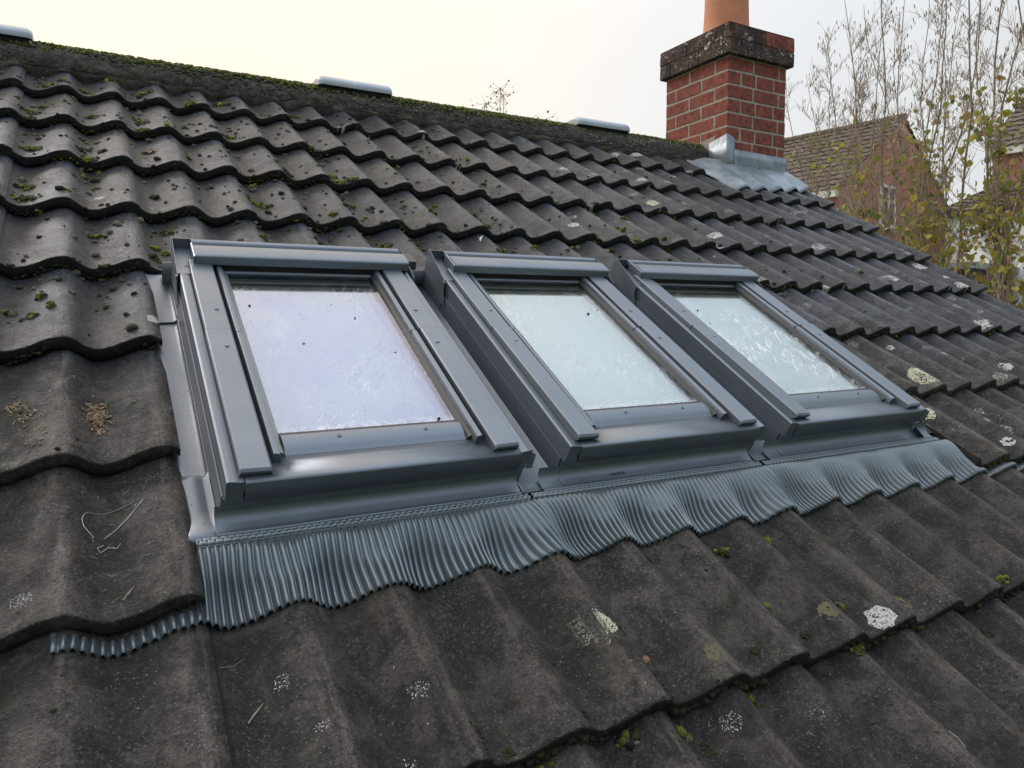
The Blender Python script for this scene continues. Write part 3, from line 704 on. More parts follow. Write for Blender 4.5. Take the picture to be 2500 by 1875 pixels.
# ------------------------------------------------------------------ skylights (local: x right, y up the slope, z out of the roof)
WV = -2.200
def screw(parent, x, y, z, r=.0042):
    mb = MB(); mb.disc((x, y, z), r, 14, .0012)
    n = 8
    s_ = mb.build('screw', M['metal'], parent)
    mb = MB(); mb.disc((x, y, z + .0013), r * .38, 8, .0002); mb.build('screw_socket', M['dark'], s_)
    return s_
def skylight(x0, label, pane, ajar=0.):
    t = thing('skylight', label, 'skylight', (x0, WV, 0), True, group='row of three roof skylights')
    Wd = .530
    met = M['metal']
    # box below the frame
    mb = MB(); mb.box((.004, .010, -.06), (.040, .775, .052)); mb.box((Wd - .040, .010, -.06), (Wd - .004, .775, .052))
    mb.box((.040, .745, -.06), (Wd - .040, .775, .052)); mb.box((.040, .012, -.06), (Wd - .040, .050, .040))
    mb.build('frame', M['dark'], t)
    for sgn in (0, 1):
        X = lambda a: a if not sgn else Wd - a
        def pr_(pts): return pts if not sgn else [(Wd - a, b) for a, b in reversed(pts)]
        # outer side cladding with a folded ledge
        mb = MB(); mb.prof_y(pr_([(.0, .030), (.0015, .029), (.003, .030), (.003, .050), (.030, .050), (.030, .064), (.021, .065), (.019, .0705), (.004, .073), (.0, .071)]), .0, .735)
        mb.build('side_cladding', met, t, bevel=.0012)
        # upstand sheet below it, slightly proud
        mb = MB(); mb.prof_y(pr_([(-.004, -.045), (-.001, -.045), (-.001, .034), (-.004, .034)]), .012, .74); mb.build('side_upstand', met, t)
        # two-piece frame cover
        dzl = ajar if not sgn else 0.
        c = pr_([(.0205, .052), (.070, .052), (.070, .078), (.067, .081), (.024, .0825), (.0215, .080)])
        mb = MB(); mb.prof_y(c, .4230, .715); mb.build('frame_cover', met, t, bevel=.0015)
        c2 = [(a + (-.001 if a < Wd / 2 and not sgn else 0), b + (.0024 if b > .07 else 0)) for a, b in c]
        mb = MB()
        n = len(c2)
        secs = []
        for yy, dz, bot in ((.010, -.004, .030), (.014, .0, .022), (.045, .0, .008), (.09, .0, 0), (.4195, 0, 0)):
            secs.append([(xx, yy, (zz + dz if zz > .07 else zz + bot * .8) + dzl * (1 - yy / .42)) for xx, zz in c2])
        mb.v = [p for r in secs for p in r]
        mb.f = [(k * n + i, k * n + (i + 1) % n, (k + 1) * n + (i + 1) % n, (k + 1) * n + i) for k in range(len(secs) - 1) for i in range(n)]
        mb.f += [tuple(range(n - 1, -1, -1)), tuple(range((len(secs) - 1) * n, len(secs) * n))]
        o = mb.build('frame_cover', met, t, bevel=.0015)
        for yy in (.36, .50):                            # cover clips
            mb = MB(); mb.disc((X(.052), yy, 0.0827 + (.0024 if yy < .42 else 0)), .0045, 14, .0008); mb.build('clip', met, o)
        # narrow sash profile beside the glass
        tp = pr_([(.0765, .046), (.091, .046), (.091, .066), (.0885, .0745), (.080, .0765), (.0775, .0745)])
        mb = MB(); mb.prof_y(tp, .4230, .712); mb.build('sash_profile', met, t, bevel=.001)
        tp2 = [(a, b + .0016) for a, b in tp]
        mb = MB(); mb.prof_y(tp2, .050, .4195); mb.build('sash_profile', met, t, bevel=.001)
        mb = MB(); mb.prof_y(pr_([(.070, .040), (.0765, .040), (.0765, .056), (.070, .056)]), .055, .712); mb.build('gasket', M['rubber'], t)
        mb = MB(); mb.prof_y(pr_([(.0912, .046), (.100, .046), (.100, .0595), (.0975, .063), (.0912, .0665)]), .066, .708); mb.build('glazing_strip', M['strip'] if not sgn else M['rubber'], t)
    # bottom sash bar with two screws
    mb = MB(); mb.prof_x([(.064, .046), (.0645, .0575), (.076, .0625), (.082, .0655), (.096, .0672), (.106, .0665), (.1105, .0640), (.117, .0600), (.117, .046)], .1005, Wd - .1005)
    bar = mb.build('bottom_sash_bar', met, t, bevel=.0012)
    screw(bar, .197, .095, .0674); screw(bar, .357, .095, .0674)
    mb = MB(); mb.box((.1005, .1172, .046), (Wd - .1005, .1215, .0600)); mb.build('gasket', M['rubber'], t)
    # top sash bar under the hood
    mb = MB(); mb.prof_x([(.694, .046), (.694, .061), (.698, .064), (.704, .064), (.706, .0655), (.716, .0655), (.716, .046)], .0912, Wd - .0912)
    mb.build('top_sash_bar', M['metal'], t, bevel=.001)
    # curved bottom cover and its front drop
    mb = MB(); fp = [(.0645, .0575), (.052, .0585), (.040, .0625), (.028, .0668), (.015, .0692), (.004, .0700), (-.001, .0685), (-.002, .066), (-.0015, .0300), (.0005, .0300), (.001, .062), (.0640, .050)]
    mb.prof_x(fp, .028, Wd - .016); mb.build('bottom_cover', met, t, True, bevel=0)
    o = t.children[-1]; e_ = o.modifiers.new('e', 'EDGE_SPLIT'); e_.split_angle = math.radians(35)
    for a, b in ((.0, .0265), (Wd - .0145, Wd)):
        mb = MB(); mb.box((a + .0006, .0002, .030), (b, .022, .0700)); mb.build('corner_cladding', met, t, bevel=.0012)
    # lower front panel, recessed
    mb = MB(); mb.prof_x([(.008, -.030), (.0062, .010), (.0062, .034), (.010, .034), (.012, -.030)], -.002, Wd + .002); mb.build('front_upstand', met, t, bevel=.0006)
    # glass over the misted inner pane, dark lining above
    mb = MB(); mb.box((.0955, .116, .0565), (Wd - .0955, .7045, .0585)); mb.f = [mb.f[1]]; mb.build('outer_glass', M['glass1' if pane is M['pane1'] else 'glass2' if pane is M['pane2'] else 'glass3'], t)
    mb = MB(); mb.box((.088, .110, .0405), (Wd - .088, .646, .0425)); mb.build('inner_pane', pane, t)
    mb = MB(); mb.box((.088, .6465, .040), (Wd - .088, .72, .0475)); mb.build('inner_lining', M['olive'], t)
    mb = MB(); mb.prof_x([(.672, .0476), (.672, .0492), (.6740, .0496), (.6740, .0476)], .100, Wd - .1); mb.build('spacer_bar', M['spacer'], t)
    mb = MB(); mb.prof_x([(.660, .0476), (.660, .0482), (.671, .0482), (.671, .0476)], .100, Wd - .1); mb.build('spacer_bar', M['dark'], t)
    mb = MB(); mb.box((Wd - .106, .60, .037), (Wd - .094, .70, .050)); mb.build('inner_lining', M['olive'], t)
    # hood
    hp = [(.789, .050), (.789, .0925), (.786, .0960), (.776, .0965), (.7725, .0945), (.770, .0900), (.7665, .0895), (.762, .0935), (.752, .0985), (.738, .1020), (.722, .1030), (.706, .1020), (.698, .1012), (.6955, .0995), (.6945, .0965), (.6940, .0805), (.6965, .0800), (.700, .084), (.703, .095), (.780, .085), (.783, .050)]
    mb = MB(); mb.prof_x(hp[::-1], .034, Wd - .004); o = mb.build('hood', met, t, True); e_ = o.modifiers.new('e', 'EDGE_SPLIT'); e_.split_angle = math.radians(40)
    mb = MB(); mb.prof_x([(.78, .05), (.705, .084), (.7, .080), (.7, .066), (.78, .045)], .036, Wd - .006); mb.build('hood_underside', M['dark'], t)
    # folded corner brackets at both ends of the hood
    br = met
    for sgn in (0, 1):
        xa, xb = (-.0055, -.004) if not sgn else (Wd + .004, Wd + .0055)
        mb = MB(); pts = [(.655, -.005), (.790, -.005), (.792, .0985), (.784, .0985), (.672, .0755), (.655, .071)] if not sgn else [(.672, .030), (.790, .030), (.792, .0955), (.784, .0955), (.668, .0755), (.664, .066)]
        mb.prof_x([(a, b) for a, b in reversed(pts)], xa, xb)
        mb.build('corner_flap', br, t)
        if not sgn:
            mb = MB(); mb.prof_x([(a, b) for a, b in reversed([(.628, .015), (.672, .012), (.672, .066), (.660, .068), (.650, .045)])], xa - .002, xa - .0005); mb.build('corner_flap', br, t)
            mb = MB(); mb.box((-.0038, .665, .0705), (.0335, .786, .0725)); k = mb.build('bracket_plate', br, t); screw(k, .018, .700, .0725, .005)
            mb = MB(); mb.prof_y([(.030, .0726), (.0336, .0726), (.0336, .100), (.031, .098)], .696, .762); mb.build('hood_end', br, t)
            mb = MB(); mb.box((-.0038, .7865, .05), (.0338, .7885, .0965)); mb.build('bracket_back', br, t)
        else:
            mb = MB(); mb.box((Wd - .0036, .672, .064), (Wd + .0038, .786, .066)); mb.build('bracket_plate', br, t)
    # torn flap at lower right corner
    mb = MB(); mb.add([(Wd + .001, .004, .070), (Wd + .012, -.004, .066), (Wd + .010, -.008, .036), (Wd + .001, .0, .030), (Wd + .001, .010, .030), (Wd + .014, .010, .064)], [(0, 1, 2, 3), (0, 4, 5)])
    o = mb.build('corner_flap', br, t); sm = o.modifiers.new('t', 'SOLIDIFY'); sm.thickness = .0008
    return t
SX = (.0640, .6840, 1.3010)
sk1 = skylight(SX[0], 'nearest skylight, its lavender tinted pane beside the left tile column', M['pane1'])
sk2 = skylight(SX[1], 'middle skylight of the row, its pane misted pale green', M['pane2'], .004)
sk3 = skylight(SX[2], 'farthest skylight from the camera, its pane whitened with streaks', M['pane3'], .004)

# ------------------------------------------------------------------ flashings between and beside the frames
def sheet(name, pts_grid, mat, parent, th=.0012, flip=False, smooth=True):
    mb = MB(); mb.grid(pts_grid, flip=flip); o = mb.build(name, mat, parent, smooth)
    s_ = o.modifiers.new('t', 'SOLIDIFY'); s_.thickness = th; s_.offset = -1
    return o
# left side flashing: upper sheet lapped over the lower one, then the flared corner
sf = thing('side_flashing', 'narrow grey metal flashing between left tiles and the nearest skylight', 'flashing', (.02, -2.2, 0), True)
def sf_sheet(v0, v1, z, nm='flashing_sheet', xr=.0585, xl=.002):
    P = []
    for v in (v0, v0 + .006, (v0 + v1) / 2, v1 - .006, v1):
        P.append([(x - .02, v + 2.2, z + dz + .0006 * nz3(v * 20, x * 40)) for x, dz in ((xl, .000), (.012, .0), (.030, -.002), (.050, -.001), (xr - .003, .001), (xr, .005), (xr, .014))])
    return sheet(nm, P, M['metal'], sf, flip=True)
sf_sheet(-2.085, -1.545, -.037); sf_sheet(-1.56, -1.340, -.033)
P = []
for i in range(19):
    t = i / 18; v = -2.060 - .168 * t
    fl = sstep(.72, 1., t)
    row = []
    for j in range(10):
        q = j / 9; x = .010 + (.0585 - .010) * q + .006 * fl * q
        z = -.038 + .020 * sstep(.5, 1, t) + .006 * math.sin(math.pi * min(1, q * 1.1)) * (1 - fl) + .004 * fl + .012 * sstep(.86, 1, q) * (1 - fl) - .012 * sstep(.93, 1., t)
        row.append((x - .02, v + 2.2, z))
    P.append(row)
sheet('flashing_corner', P, M['metal'], sf, flip=False)
# right side flashing by the farthest frame
sr = thing('side_flashing', 'grey metal flashing between farthest skylight and the cut tiles on its right', 'flashing', (1.84, -2.2, 0), True)
P = []
for v in (-2.20, -2.0, -1.6, -1.338):
    P.append([(x, v + 2.2, z) for x, z in ((-.006, .010), (-.005, -.012), (.0, -.018), (.06, -.020), (.13, -.020))])
sheet('flashing_sheet', P, M['metal'], sr, flip=True)
P = []
for i in range(11):
    t = i / 10
    P.append([(.0 + .062 * t * (.35 + .65 * q) - .006, -.030 * q + .004 * math.sin(5 * t), .030 * (1 - t) ** 1.6 * (1 - .3 * q) - .016) for q in (0, .25, .5, .75, 1)])
sheet('flashing_corner', P, M['metal'], sr, flip=True)
# gutters between neighbouring frames
for i, lab in ((0, 'dark grey metal gutter between the nearest and the middle skylight'), (1, 'dark grey metal gutter between the middle and the farthest skylight')):
    xa, xb = SX[i] + .530, SX[i + 1]
    g = thing('valley_gutter', lab, 'gutter', ((xa + xb) / 2, -2.2, 0), True, group='gutters between the skylights')
    h = (xb - xa) / 2
    P = []
    for v in (-2.222, -2.19, -2.14, -2.0, -1.7, -1.338):
        w = h - .004
        fl = sstep(-2.13, -2.21, v)
        P.append([(x, v + 2.2, z) for x, z in ((-w - .006 * fl, .010 * (1 - fl) - .012), (-w + .001, -.013 - .001 * fl), (0, -.015 + .003 * fl), (w - .002, -.013), (w + .0015, -.010), (w + .002, .004 - .006 * fl))])
    sheet('gutter_sheet', P, M['metal'], g, flip=True)
    mb = MB(); mb.prof_x([(.845, -.030), (.845, .01), (.85, .03), (.90, .03), (.90, -.03)][::-1], -h + .006, h - .006); mb.build('gutter_stop', M['rubber'], g)
# flashing behind the hoods
bf = thing('back_flashing', 'dark metal flashing tucked under the tiles behind the three hoods', 'flashing', (.9, -1.4, 0), True)
P = []
for i in range(40):
    x = -.86 + 1.84 * i / 39
    P.append([(x, y, z) for y, z in ((-.012, .035), (-.010, -.020), (.03, -.030), (.066, -.052), (.12, -.060))])
sheet('flashing_sheet', P, M['metal'], bf, flip=True)

# ------------------------------------------------------------------ pleated aprons below the frames
PITCH = .0116
def apron(u0, u1, hinge0, hinge1, label, v1=-2.364, sl0=.0, sl1=.0, lift=0.):
    t = thing('pleated_apron', label, 'apron flashing', ((u0 + u1) / 2, -2.23, 0), True, group='pleated aprons under the skylights')
    uc = (u0 + u1) / 2
    # pleated sheet
    n = int((u1 - u0) / PITCH * 9)
    S_ = [0, .03, .08, .15, .24, .34, .42, .47, .51, .56, .64, .74, .84, .93, 1.]
    P = []
    for i in range(n + 1):
        ub = u0 + (u1 - u0) * i / n
        row = []
        ph = ub / PITCH
        env = 1. if PITCH < ub - u0 < (u1 - u0) - PITCH else .5
        for s_ in S_:
            e0, e1 = (u0 - ub) , (u1 - ub)
            bend = math.sin(math.pi * s_)
            cres = 2 * math.pi * ub / WAVE
            # pleats gather over the crests and fan in the pans
            u = ub + 0.0022 * bend * math.sin(cres + .9) + .002 * s_ * math.sin(cres + 2.6) + .003 * nz3(ub * 9, s_ * 2, 1.) * bend
            u += (sl0 * sstep(.15, 0, ub - u0) + sl1 * sstep(.15, 0, u1 - ub)) * s_
            v = -2.243 + (v1 + 2.243 - .008 * sstep(.02, -.0, ub)) * s_ + .003 * nz3(ub * 18, 7.) * s_ + .002 * nz3(ub * 60, 3.) * s_
            k = sstep(.0, .85, s_)
            base = -.0125 + (prof(u) - .0245 + .0125) * k + .004 * math.sin(math.pi * min(1, s_ * 1.3)) * (1 - k) + .0012 * nz3(ub * 22, s_ * 3, 5)
            # embossing: shallow above, deeper below an uneven line
            line = .46 + .13 * math.sin(cres + 2.2) + .06 * nz3(ub * 30, 4)
            a = .0014 + .0017 * sstep(.0, .12, s_) + .0020 * sstep(line - .05, line + .05, s_)
            a *= (1 + .14 * nz3(ub * 40, s_ * 4, 9)) * env
            w = math.cos(2 * math.pi * ph); w = math.copysign(abs(w) ** .8, w)
            tuck = sstep(-2.352, -2.342, v) * max(sstep(.024, .014, u), sstep(1.935, 1.95, u))
            base = base * (1 - tuck) + min(base, prof(u) - .034) * tuck; a *= 1 - .8 * tuck
            row.append((u - uc, v + 2.23, base + a * w + lift))
        P.append(row)
    o = sheet('pleated_sheet', P, M['apron'], t, .0007, flip=False)
    # hinge strip: two rows of little knuckles
    if hinge1 > hinge0:
        for r_, (vc, rr_, off, zz) in enumerate(((-2.2385, .0044, 0, -.0105), (-2.2315, .0038, .5, -.0115))):
            n = int((hinge1 - hinge0) / PITCH * 8); P = []
            for i in range(n + 1):
                u = hinge0 + (hinge1 - hinge0) * i / n
                ph = (u / PITCH + off) % 1.
                nt = 1. if ph > .18 else .45
                row = []
                for j in range(7):
                    a = math.pi * j / 6
                    row.append((u - uc, vc + 2.23 - rr_ * math.cos(a), zz + .0006 * nz3(u * 20, 2) + (rr_ * nt) * math.sin(a) + (.0012 * (ph - .5))))
                P.append(row)
            mb = MB(); mb.grid(P); o = mb.build('hinge_strip', M['apron'], t, True)
        mb = MB()
        P = [[(hinge0 - uc + (hinge1 - hinge0) * i / 60, y, z + .0006 * nz3(i * .4, 2)) for y, z in ((-.0150, -.0128), (-.0143, -.0102), (-.0133, -.0098), (-.0128, -.0128))] for i in range(61)]
        mb.grid(P); mb.build('hinge_lip', M['apron'], t, True)
        # smooth cove up to the frame
        P = []
        for i in range(61):
            x = hinge0 + .030 + (hinge1 - hinge0 - .042) * i / 60
            P.append([(x - uc, y + .0008 * nz3(x * 9, y * 30), z) for y, z in ((.0375, .018), (.0365, .008), (.0335, .0005), (.0285, -.0040), (.021, -.0068), (.012, -.0085), (.0065, -.0090), (.0045, -.0072), (.0025, -.0070), (.0005, -.0100), (.0, -.014))])
        mb = MB(); mb.grid(P, flip=True); mb.build('cove', M['metal'], t, True)
    return t
ap1 = apron(-.165, .612, .020, .598, 'nearest pleated metal apron, its end poking out below the left tile', sl1=.045)
ap2 = apron(.600, 1.235, .604, 1.212, 'middle pleated metal apron fanned over the tiles below the second skylight', sl0=.030, sl1=.045, lift=.0016)
ap3 = apron(1.212, 2.42, 1.222, 1.905, 'farthest pleated metal apron running under the cut tiles on the right', sl0=.034, lift=.003)
# folded silver end of the first apron
mb = MB(); mb.grid([[(-.165 - .2235 + .004 * k, y, z + .003 * (k == 1)) for y, z in ((-.1450, -.042), (-.142, -.034), (-.12, -.033), (-.10, -.034))] for k in (0, 1, 3, 6)])
o = mb.build('folded_end', M['lead'], ap1, True); sm = o.modifiers.new('t', 'SOLIDIFY'); sm.thickness = .0015
# small stamped code on the middle cove
f = bpy.data.curves.new('stamped_code', 'FONT'); f.body = 'LOL5E25'; f.size = .0085; f.extrude = .0002; f.space_character = 1.25
fo = bpy.data.objects.new('stamped_code', f); C.objects.link(fo)
bpy.context.view_layer.update()
me = bpy.data.meshes.new_from_object(fo.evaluated_get(bpy.context.evaluated_depsgraph_get())); me.materials.clear(); me.materials.append(M['dark'])
bpy.data.objects.remove(fo); so = bpy.data.objects.new('stamped_code', me); C.objects.link(so); so.parent = ap2
so.location = (.800 - .9175, .017, -.0065); so.rotation_euler = (math.radians(12), 0, 0)

# ------------------------------------------------------------------ moss, lichen, husks and crumbs
def ico(r, sub=1):
    import bmesh
    bm = bmesh.new(); bmesh.ops.create_icosphere(bm, subdivisions=sub, radius=1.)
    v = [tuple(x.co) for x in bm.verts]; f = [tuple(q.index for q in x.verts) for x in bm.faces]; bm.free(); return v, f
ICO1, ICO2 = ico(1, 1), ico(1, 2)
def blob(mb, p, r, h, hi=False, rough=.42):
    V, F = ICO2 if hi else ICO1
    s_ = random.random() * 50; ax = rn(.75, 1.3); a = rn(0, 6.28); ca, sa = math.cos(a), math.sin(a)
    vs = []
    for x, y, z in V:
        k = 1 + rough * nz3(x * 2.1 + s_, y * 2.1, z * 2.1 + s_) + rough * .5 * nz3(x * 6 + s_, y * 6, z * 6)
        x, y, z = x * k * ax, y * k / ax, z * k
        vs.append((p[0] + (x * ca - y * sa) * r, p[1] + (x * sa + y * ca) * r, p[2] + z * h))
    mb.add(vs, F)
def free(u, v):                                          # True on bare tile
    if .02 < u < 1.95 and -2.38 < v < -1.40: return False
    if -.17 < u < .03 and -2.40 < v < -2.335: return False
    if 1.9 < u < 2.45 and -2.40 < v < -2.33: return False
    if u > 2.9 and v > -.22: return False
    return True
moss = MB(); dry = MB(); dark = MB()
for (u, v, r) in MOSS:
    v = max(v, -3.3); r *= 1.3; n = int(12 + r * 1100)
    for i in range(n):
        a, q = rn(0, 6.28), math.sqrt(random.random()) * r * 1.1
        uu, vv = u + q * math.cos(a), v + q * .8 * math.sin(a)
        if not free(uu, vv): continue
        s_ = rn(.0028, .0095) * (1 - .45 * q / r); tgt = moss if random.random() < .55 else (dark if random.random() < .6 else dry)
        blob(tgt, (uu, vv, surf(uu, vv) + s_ * .3), s_ * 1.1, s_ * rn(.8, 1.25), s_ > .0055)
for (u, v, r) in DIRT:
    for i in range(int(10 + r * 1200)):
        a, q = rn(0, 6.28), math.sqrt(random.random()) * r
        uu, vv = u + q * math.cos(a), v + q * math.sin(a); s_ = rn(.0015, .0045)
        blob(dark, (uu, vv, surf(uu, vv)), s_ * 1.2, s_ * .7)
# single cushions over the upper courses, thickest in the pans
i = 0
while i < 4200:
    u, v = rn(-.75, 2.9) if random.random() < .75 else rn(-.5, 1.2), rn(-1.55, .2)
    dens = (1 - sstep(.3, 2.9, u) * .8) * (.35 + .65 * (-prof(u) / AMP)) * (.35 + .65 * sstep(-.15, .25, nz3(u * 6, v * 6, 3)))
    i += 1
    if random.random() > dens or not free(u, v): continue
    s_ = rn(.0018, .0062) if random.random() < .88 else rn(.0065, .0105)
    m_ = random.random(); tgt = dry if m_ < .55 else (dark if m_ < .85 else moss)
    blob(tgt, (u, v, surf(u, v) + s_ * .2), s_ * 1.1, s_ * .85, s_ > .004, .30)
    for _ in range(random.choice((0, 0, 1, 2, 4))):
        a, q = rn(0, 6.28), s_ * rn(.8, 1.6); uu, vv = u + q * math.cos(a), v + q * math.sin(a); r2_ = s_ * rn(.3, .7)
        blob(tgt, (uu, vv, surf(uu, vv) + r2_ * .2), r2_ * 1.1, r2_ * .9, False, .45)
for i in range(260):                                     # scattered lower down and far right
    u, v = rn(-.3, 3.5), rn(-3.2, -1.0)
    if not free(u, v): continue
    s_ = rn(.001, .0045); blob(dark if random.random() < .6 else dry, (u, v, surf(u, v)), s_ * 1.2, s_ * .7)
# dark growth hanging along the noses
for k, vn in enumerate(VN[:10]):
    u = -1.1
    while u < 3.55:
        u += rn(.0015, .006)
        if (k in (5, 6, 7) and .012 < u < 1.96) or (k in (6, 7) and u < .02): continue
        if k == 8 and u < .35: continue
        if nz3(u * 5, vn * 9) < (-.05 if k > 3 else .02): continue
        s_ = rn(.0014, .0052) * (1.35 if k >= 8 else 1) * (.75 if k < 4 else 1)
        zz = prof(u) - THK * rn(.55, 1.05)
        tgt = moss if nz3(u * 3.3, vn * 4, 8) > .22 and random.random() < .5 else dark
        blob(tgt, (u, vn - rn(-.002, .003), zz), s_ * 1.15, s_)
# growth in the seams of the foreground tiles
for u0 in (.30, .60, .90, 1.20):
    for i in range(150):
        v = rn(-3.3, -2.42)
        if nz3(u0 * 7, v * 5) < .10: continue
        u = u0 + .016 + rn(-.002, .009) + .004 * nz3(v * 20, u0); s_ = rn(.0006, .0026)
        blob(dark if random.random() < .8 else moss, (u, v, surf(u, v) + .001), s_ * 1.3, s_ * .6)
# moss on the ridge
rmoss = MB(); rdark = MB()
for i in range(19000):
    u = rn(-1.1, 3.08); a = rn(.02, 1.0) ** 1.0 * math.pi * .62
    top = sstep(.35, 1.3, a)
    den = (.30 + .9 * top) * (.45 + .8 * sstep(-.2, .35, nz3(u * 2.6, a * 1.5, 4)))
    if random.random() > den: continue
    s_ = rn(.0028, .0085) * (.55 + .9 * top)
    r = RR + s_ * .1
    p = (u, RY - math.cos(a) * r, RZ + math.sin(a) * r)
    if u > 2.2 and random.random() < .5: continue
    g = random.random()
    if any(x0 < u < x1 for x0, x1 in ((-.6, -.25), (.80, 1.14), (2.17, 2.53))) and a > 1.15: continue
    blob(rmoss if g < .15 + .75 * top else rdark, p, s_, s_ * .85)
def stuff(mb, name, mat, label, cat, roof_=True, smooth=True):
    o = mb.build(name, mat, None, smooth, roof=roof_); return tag(o, label, cat, kind='stuff')
stuff(moss, 'moss', M['moss'], 'bright green moss cushions scattered in the pans of the tiles', 'moss')
stuff(dry, 'moss', M['moss_dry'], 'small grey dried moss cushions dotted over the upper tiles', 'moss')
stuff(dark, 'moss', M['moss_dark'], 'blackish wet moss along the tile edges and seams', 'moss')
stuff(rmoss, 'moss', M['moss'], 'yellow green moss crust along the top of the ridge tiles', 'moss', False)
stuff(rdark, 'moss', M['moss_dry'], 'greyish moss specks on the flank of the ridge tiles', 'moss', False)

# lichen crusts: swarms of thin irregular flakes
lw, ly, lo = MB(), MB(), MB()
def flake(mb, u, v, r, dz=.0007):
    n = 6; a0 = rn(0, 6); P = []
    for i in range(n):
        a = a0 + 2 * math.pi * i / n; q = r * rn(.6, 1.2)
        uu, vv = u + q * math.cos(a), v + q * math.sin(a); P.append((uu, vv, surf(uu, vv) + dz * .3))
    P.append((u, v, surf(u, v) + dz))
    mb.add(P, [(i, (i + 1) % n, n) for i in range(n)])
def patch(mb, u, v, r, dens, fs):
    n = int(dens * (r / fs) ** 2); ph = rn(0, 50)
    for i in range(n):
        a = rn(0, 6.28); q = math.sqrt(random.random())
        q *= .75 + .35 * nz3(math.cos(a) * 1.5 + ph, math.sin(a) * 1.5, ph)
        uu, vv = u + q * r * math.cos(a) * 1.05, v + q * r * math.sin(a)
        if dens > .5 and nz3(uu * 130, vv * 130, ph) < -.28: continue
        if abs(row_of(vv) - row_of(v)) > 0 or not free(uu, vv): continue
        flake(mb, uu, vv, fs * rn(.45, 1.2))
for q in LICH:
    u, v, r, ty = q
    near = v < -2.2
    if ty == 0: patch(lw, u, v, r, 2.2, .0019 if not near else .0014)
    elif ty == 1: r *= 1.3; patch(ly, u, v, r, 2.4, .0019 if not near else .0015); patch(lw, u + r * .35, v + r * .25, r * .4, 1.5, .0013)
    else: patch(lw, u, v, r, .16, .0009)
for (u, v, r, _) in STAIN: patch(lo, u, v, r * .9, 2.2, .0014)
for i in range(330):                                     # speckled crusts towards the right-hand end
    u, v = rn(.6, 3.5), rn(-2.3, .15)
    if random.random() > sstep(.2, 2.4, u) or not free(u, v): continue
    patch(lw if random.random() < .75 else ly, u, v, rn(.008, .03), rn(.12, .45), .0014)
for i in range(6000):
    u, v = rn(-.4, 3.55), rn(-3.2, .15)
    if not free(u, v) or random.random() > .35 + .65 * sstep(.3, 2, u): continue
    if nz3(u * 3, v * 3, 9) < -.1: continue
    flake(lw, u, v, rn(.0004, .0011) if v < -2.2 else rn(.0008, .0018))
stuff(lw, 'lichen', M['lichen'], 'white lichen crusts and specks on the tiles', 'lichen')
stuff(ly, 'lichen', M['lichen_y'], 'cream coloured lichen rosettes on tiles beside and below the skylights', 'lichen')
stuff(lo, 'lichen', M['stain'], 'thin olive brown lichen stains on the foreground tiles', 'lichen')
# white spatter on the right part of the ridge
sp = MB()
for i in range(420):
    u = rn(2.2, 3.07) if random.random() < .7 else rn(.9, 3.07); a = rn(.1, 1.9); r = RR + .0035
    if nz3(u * 9, a * 4, 3) < 0: continue
    blob(sp, (u, RY - math.cos(a) * r, RZ + math.sin(a) * r), rn(.0018, .006), .0025)
stuff(sp, 'lichen', M['lichen'], 'white lichen spots on ridge tiles next to the chimney', 'lichen', False)
# coarse grit standing on the foreground tiles
gr = MB()
for i in range(3600):
    u, v = rn(-.35, 1.5), rn(-3.05, -1.2)
    if not free(u, v): continue
    s_ = rn(.0004, .0011); blob(gr, (u, v, surf(u, v)), s_, s_)
stuff(gr, 'grit', M['moss_dark'], 'dark crumbs and grit lying on the foreground tiles', 'grit')
# husks
hk = MB()
def husk(u, v, dz):
    a = rn(0, 6.28); L_ = rn(.0022, .0048); w = L_ * rn(.22, .4); p = Vector((u, v, surf(u, v) + dz))
    d = Vector((math.cos(a), math.sin(a), rn(-.3, .5))).normalized() * L_
    hk.tube([p - d, p - d * .4, p + d * .4, p + d], [w * .2, w, w * .9, w * .15], 5)
for (u, v, r, n) in ((-.100, -1.880, .024, 200), (-.100, -1.845, .020, 90), (-.098, -1.915, .012, 40), (-.226, -1.83, .022, 45), (-.205, -1.875, .024, 40), (-.19, -1.95, .03, 12)):
    for i in range(n): 
        q = random.gauss(0, .5); husk(u + random.gauss(0, .42) * r, v + random.gauss(0, .5) * r, rn(.0004, .005 if n > 50 else .001))
stuff(hk, 'seed_husks', M['husk'], 'little heap of brown and tan seed husks on the left tile', 'seed husks')
# crumbs on the glass and the painted metal
cr = MB()
def crumb(u, v, z, s_): 
    for k in range(3 if s_ > .0014 else 1): blob(cr, (u + rn(-1, 1) * s_, v + rn(-1, 1) * s_, z + s_ * .4), s_ * rn(.6, 1), s_ * .7, False, .5)
for x0 in SX:
    for i in range(75): crumb(x0 + rn(.105, .425), WV + rn(.125, .62), .0586, rn(.0003, .0009))
    for i in range(26): crumb(x0 + rn(.105, .425), WV + rn(.45, .63), .0586, rn(.0004, .0010))
    for i in range(10): crumb(x0 + rn(.022, .066), WV + rn(.05, .7), .083, rn(.0003, .0008))
for x, y, s_ in ((.125, .55, .0030), (.205, .40, .0018), (.115, .49, .0012), (.34, .50, .0022), (.387, .36, .0018), (.265, .17, .0012), (.395, .128, .0030), (.30, .56, .0014)): crumb(SX[0] + x, WV + y, .0586, s_)
for x, y, s_ in ((.36, .52, .0036), (.40, .54, .002), (.16, .46, .001)): crumb(SX[1] + x, WV + y, .0586, s_)
for x, y, s_ in ((.15, .54, .0030), (.14, .47, .0018), (.28, .44, .001)): crumb(SX[2] + x, WV + y, .0586, s_)
for i in range(44): crumb(rn(.02, .055), rn(-2.21, -1.4), -.0135, rn(.0004, .0013))
for i in range(26): crumb(rn(.605, .67), rn(-2.2, -2.0), -.010, rn(.0004, .0011))
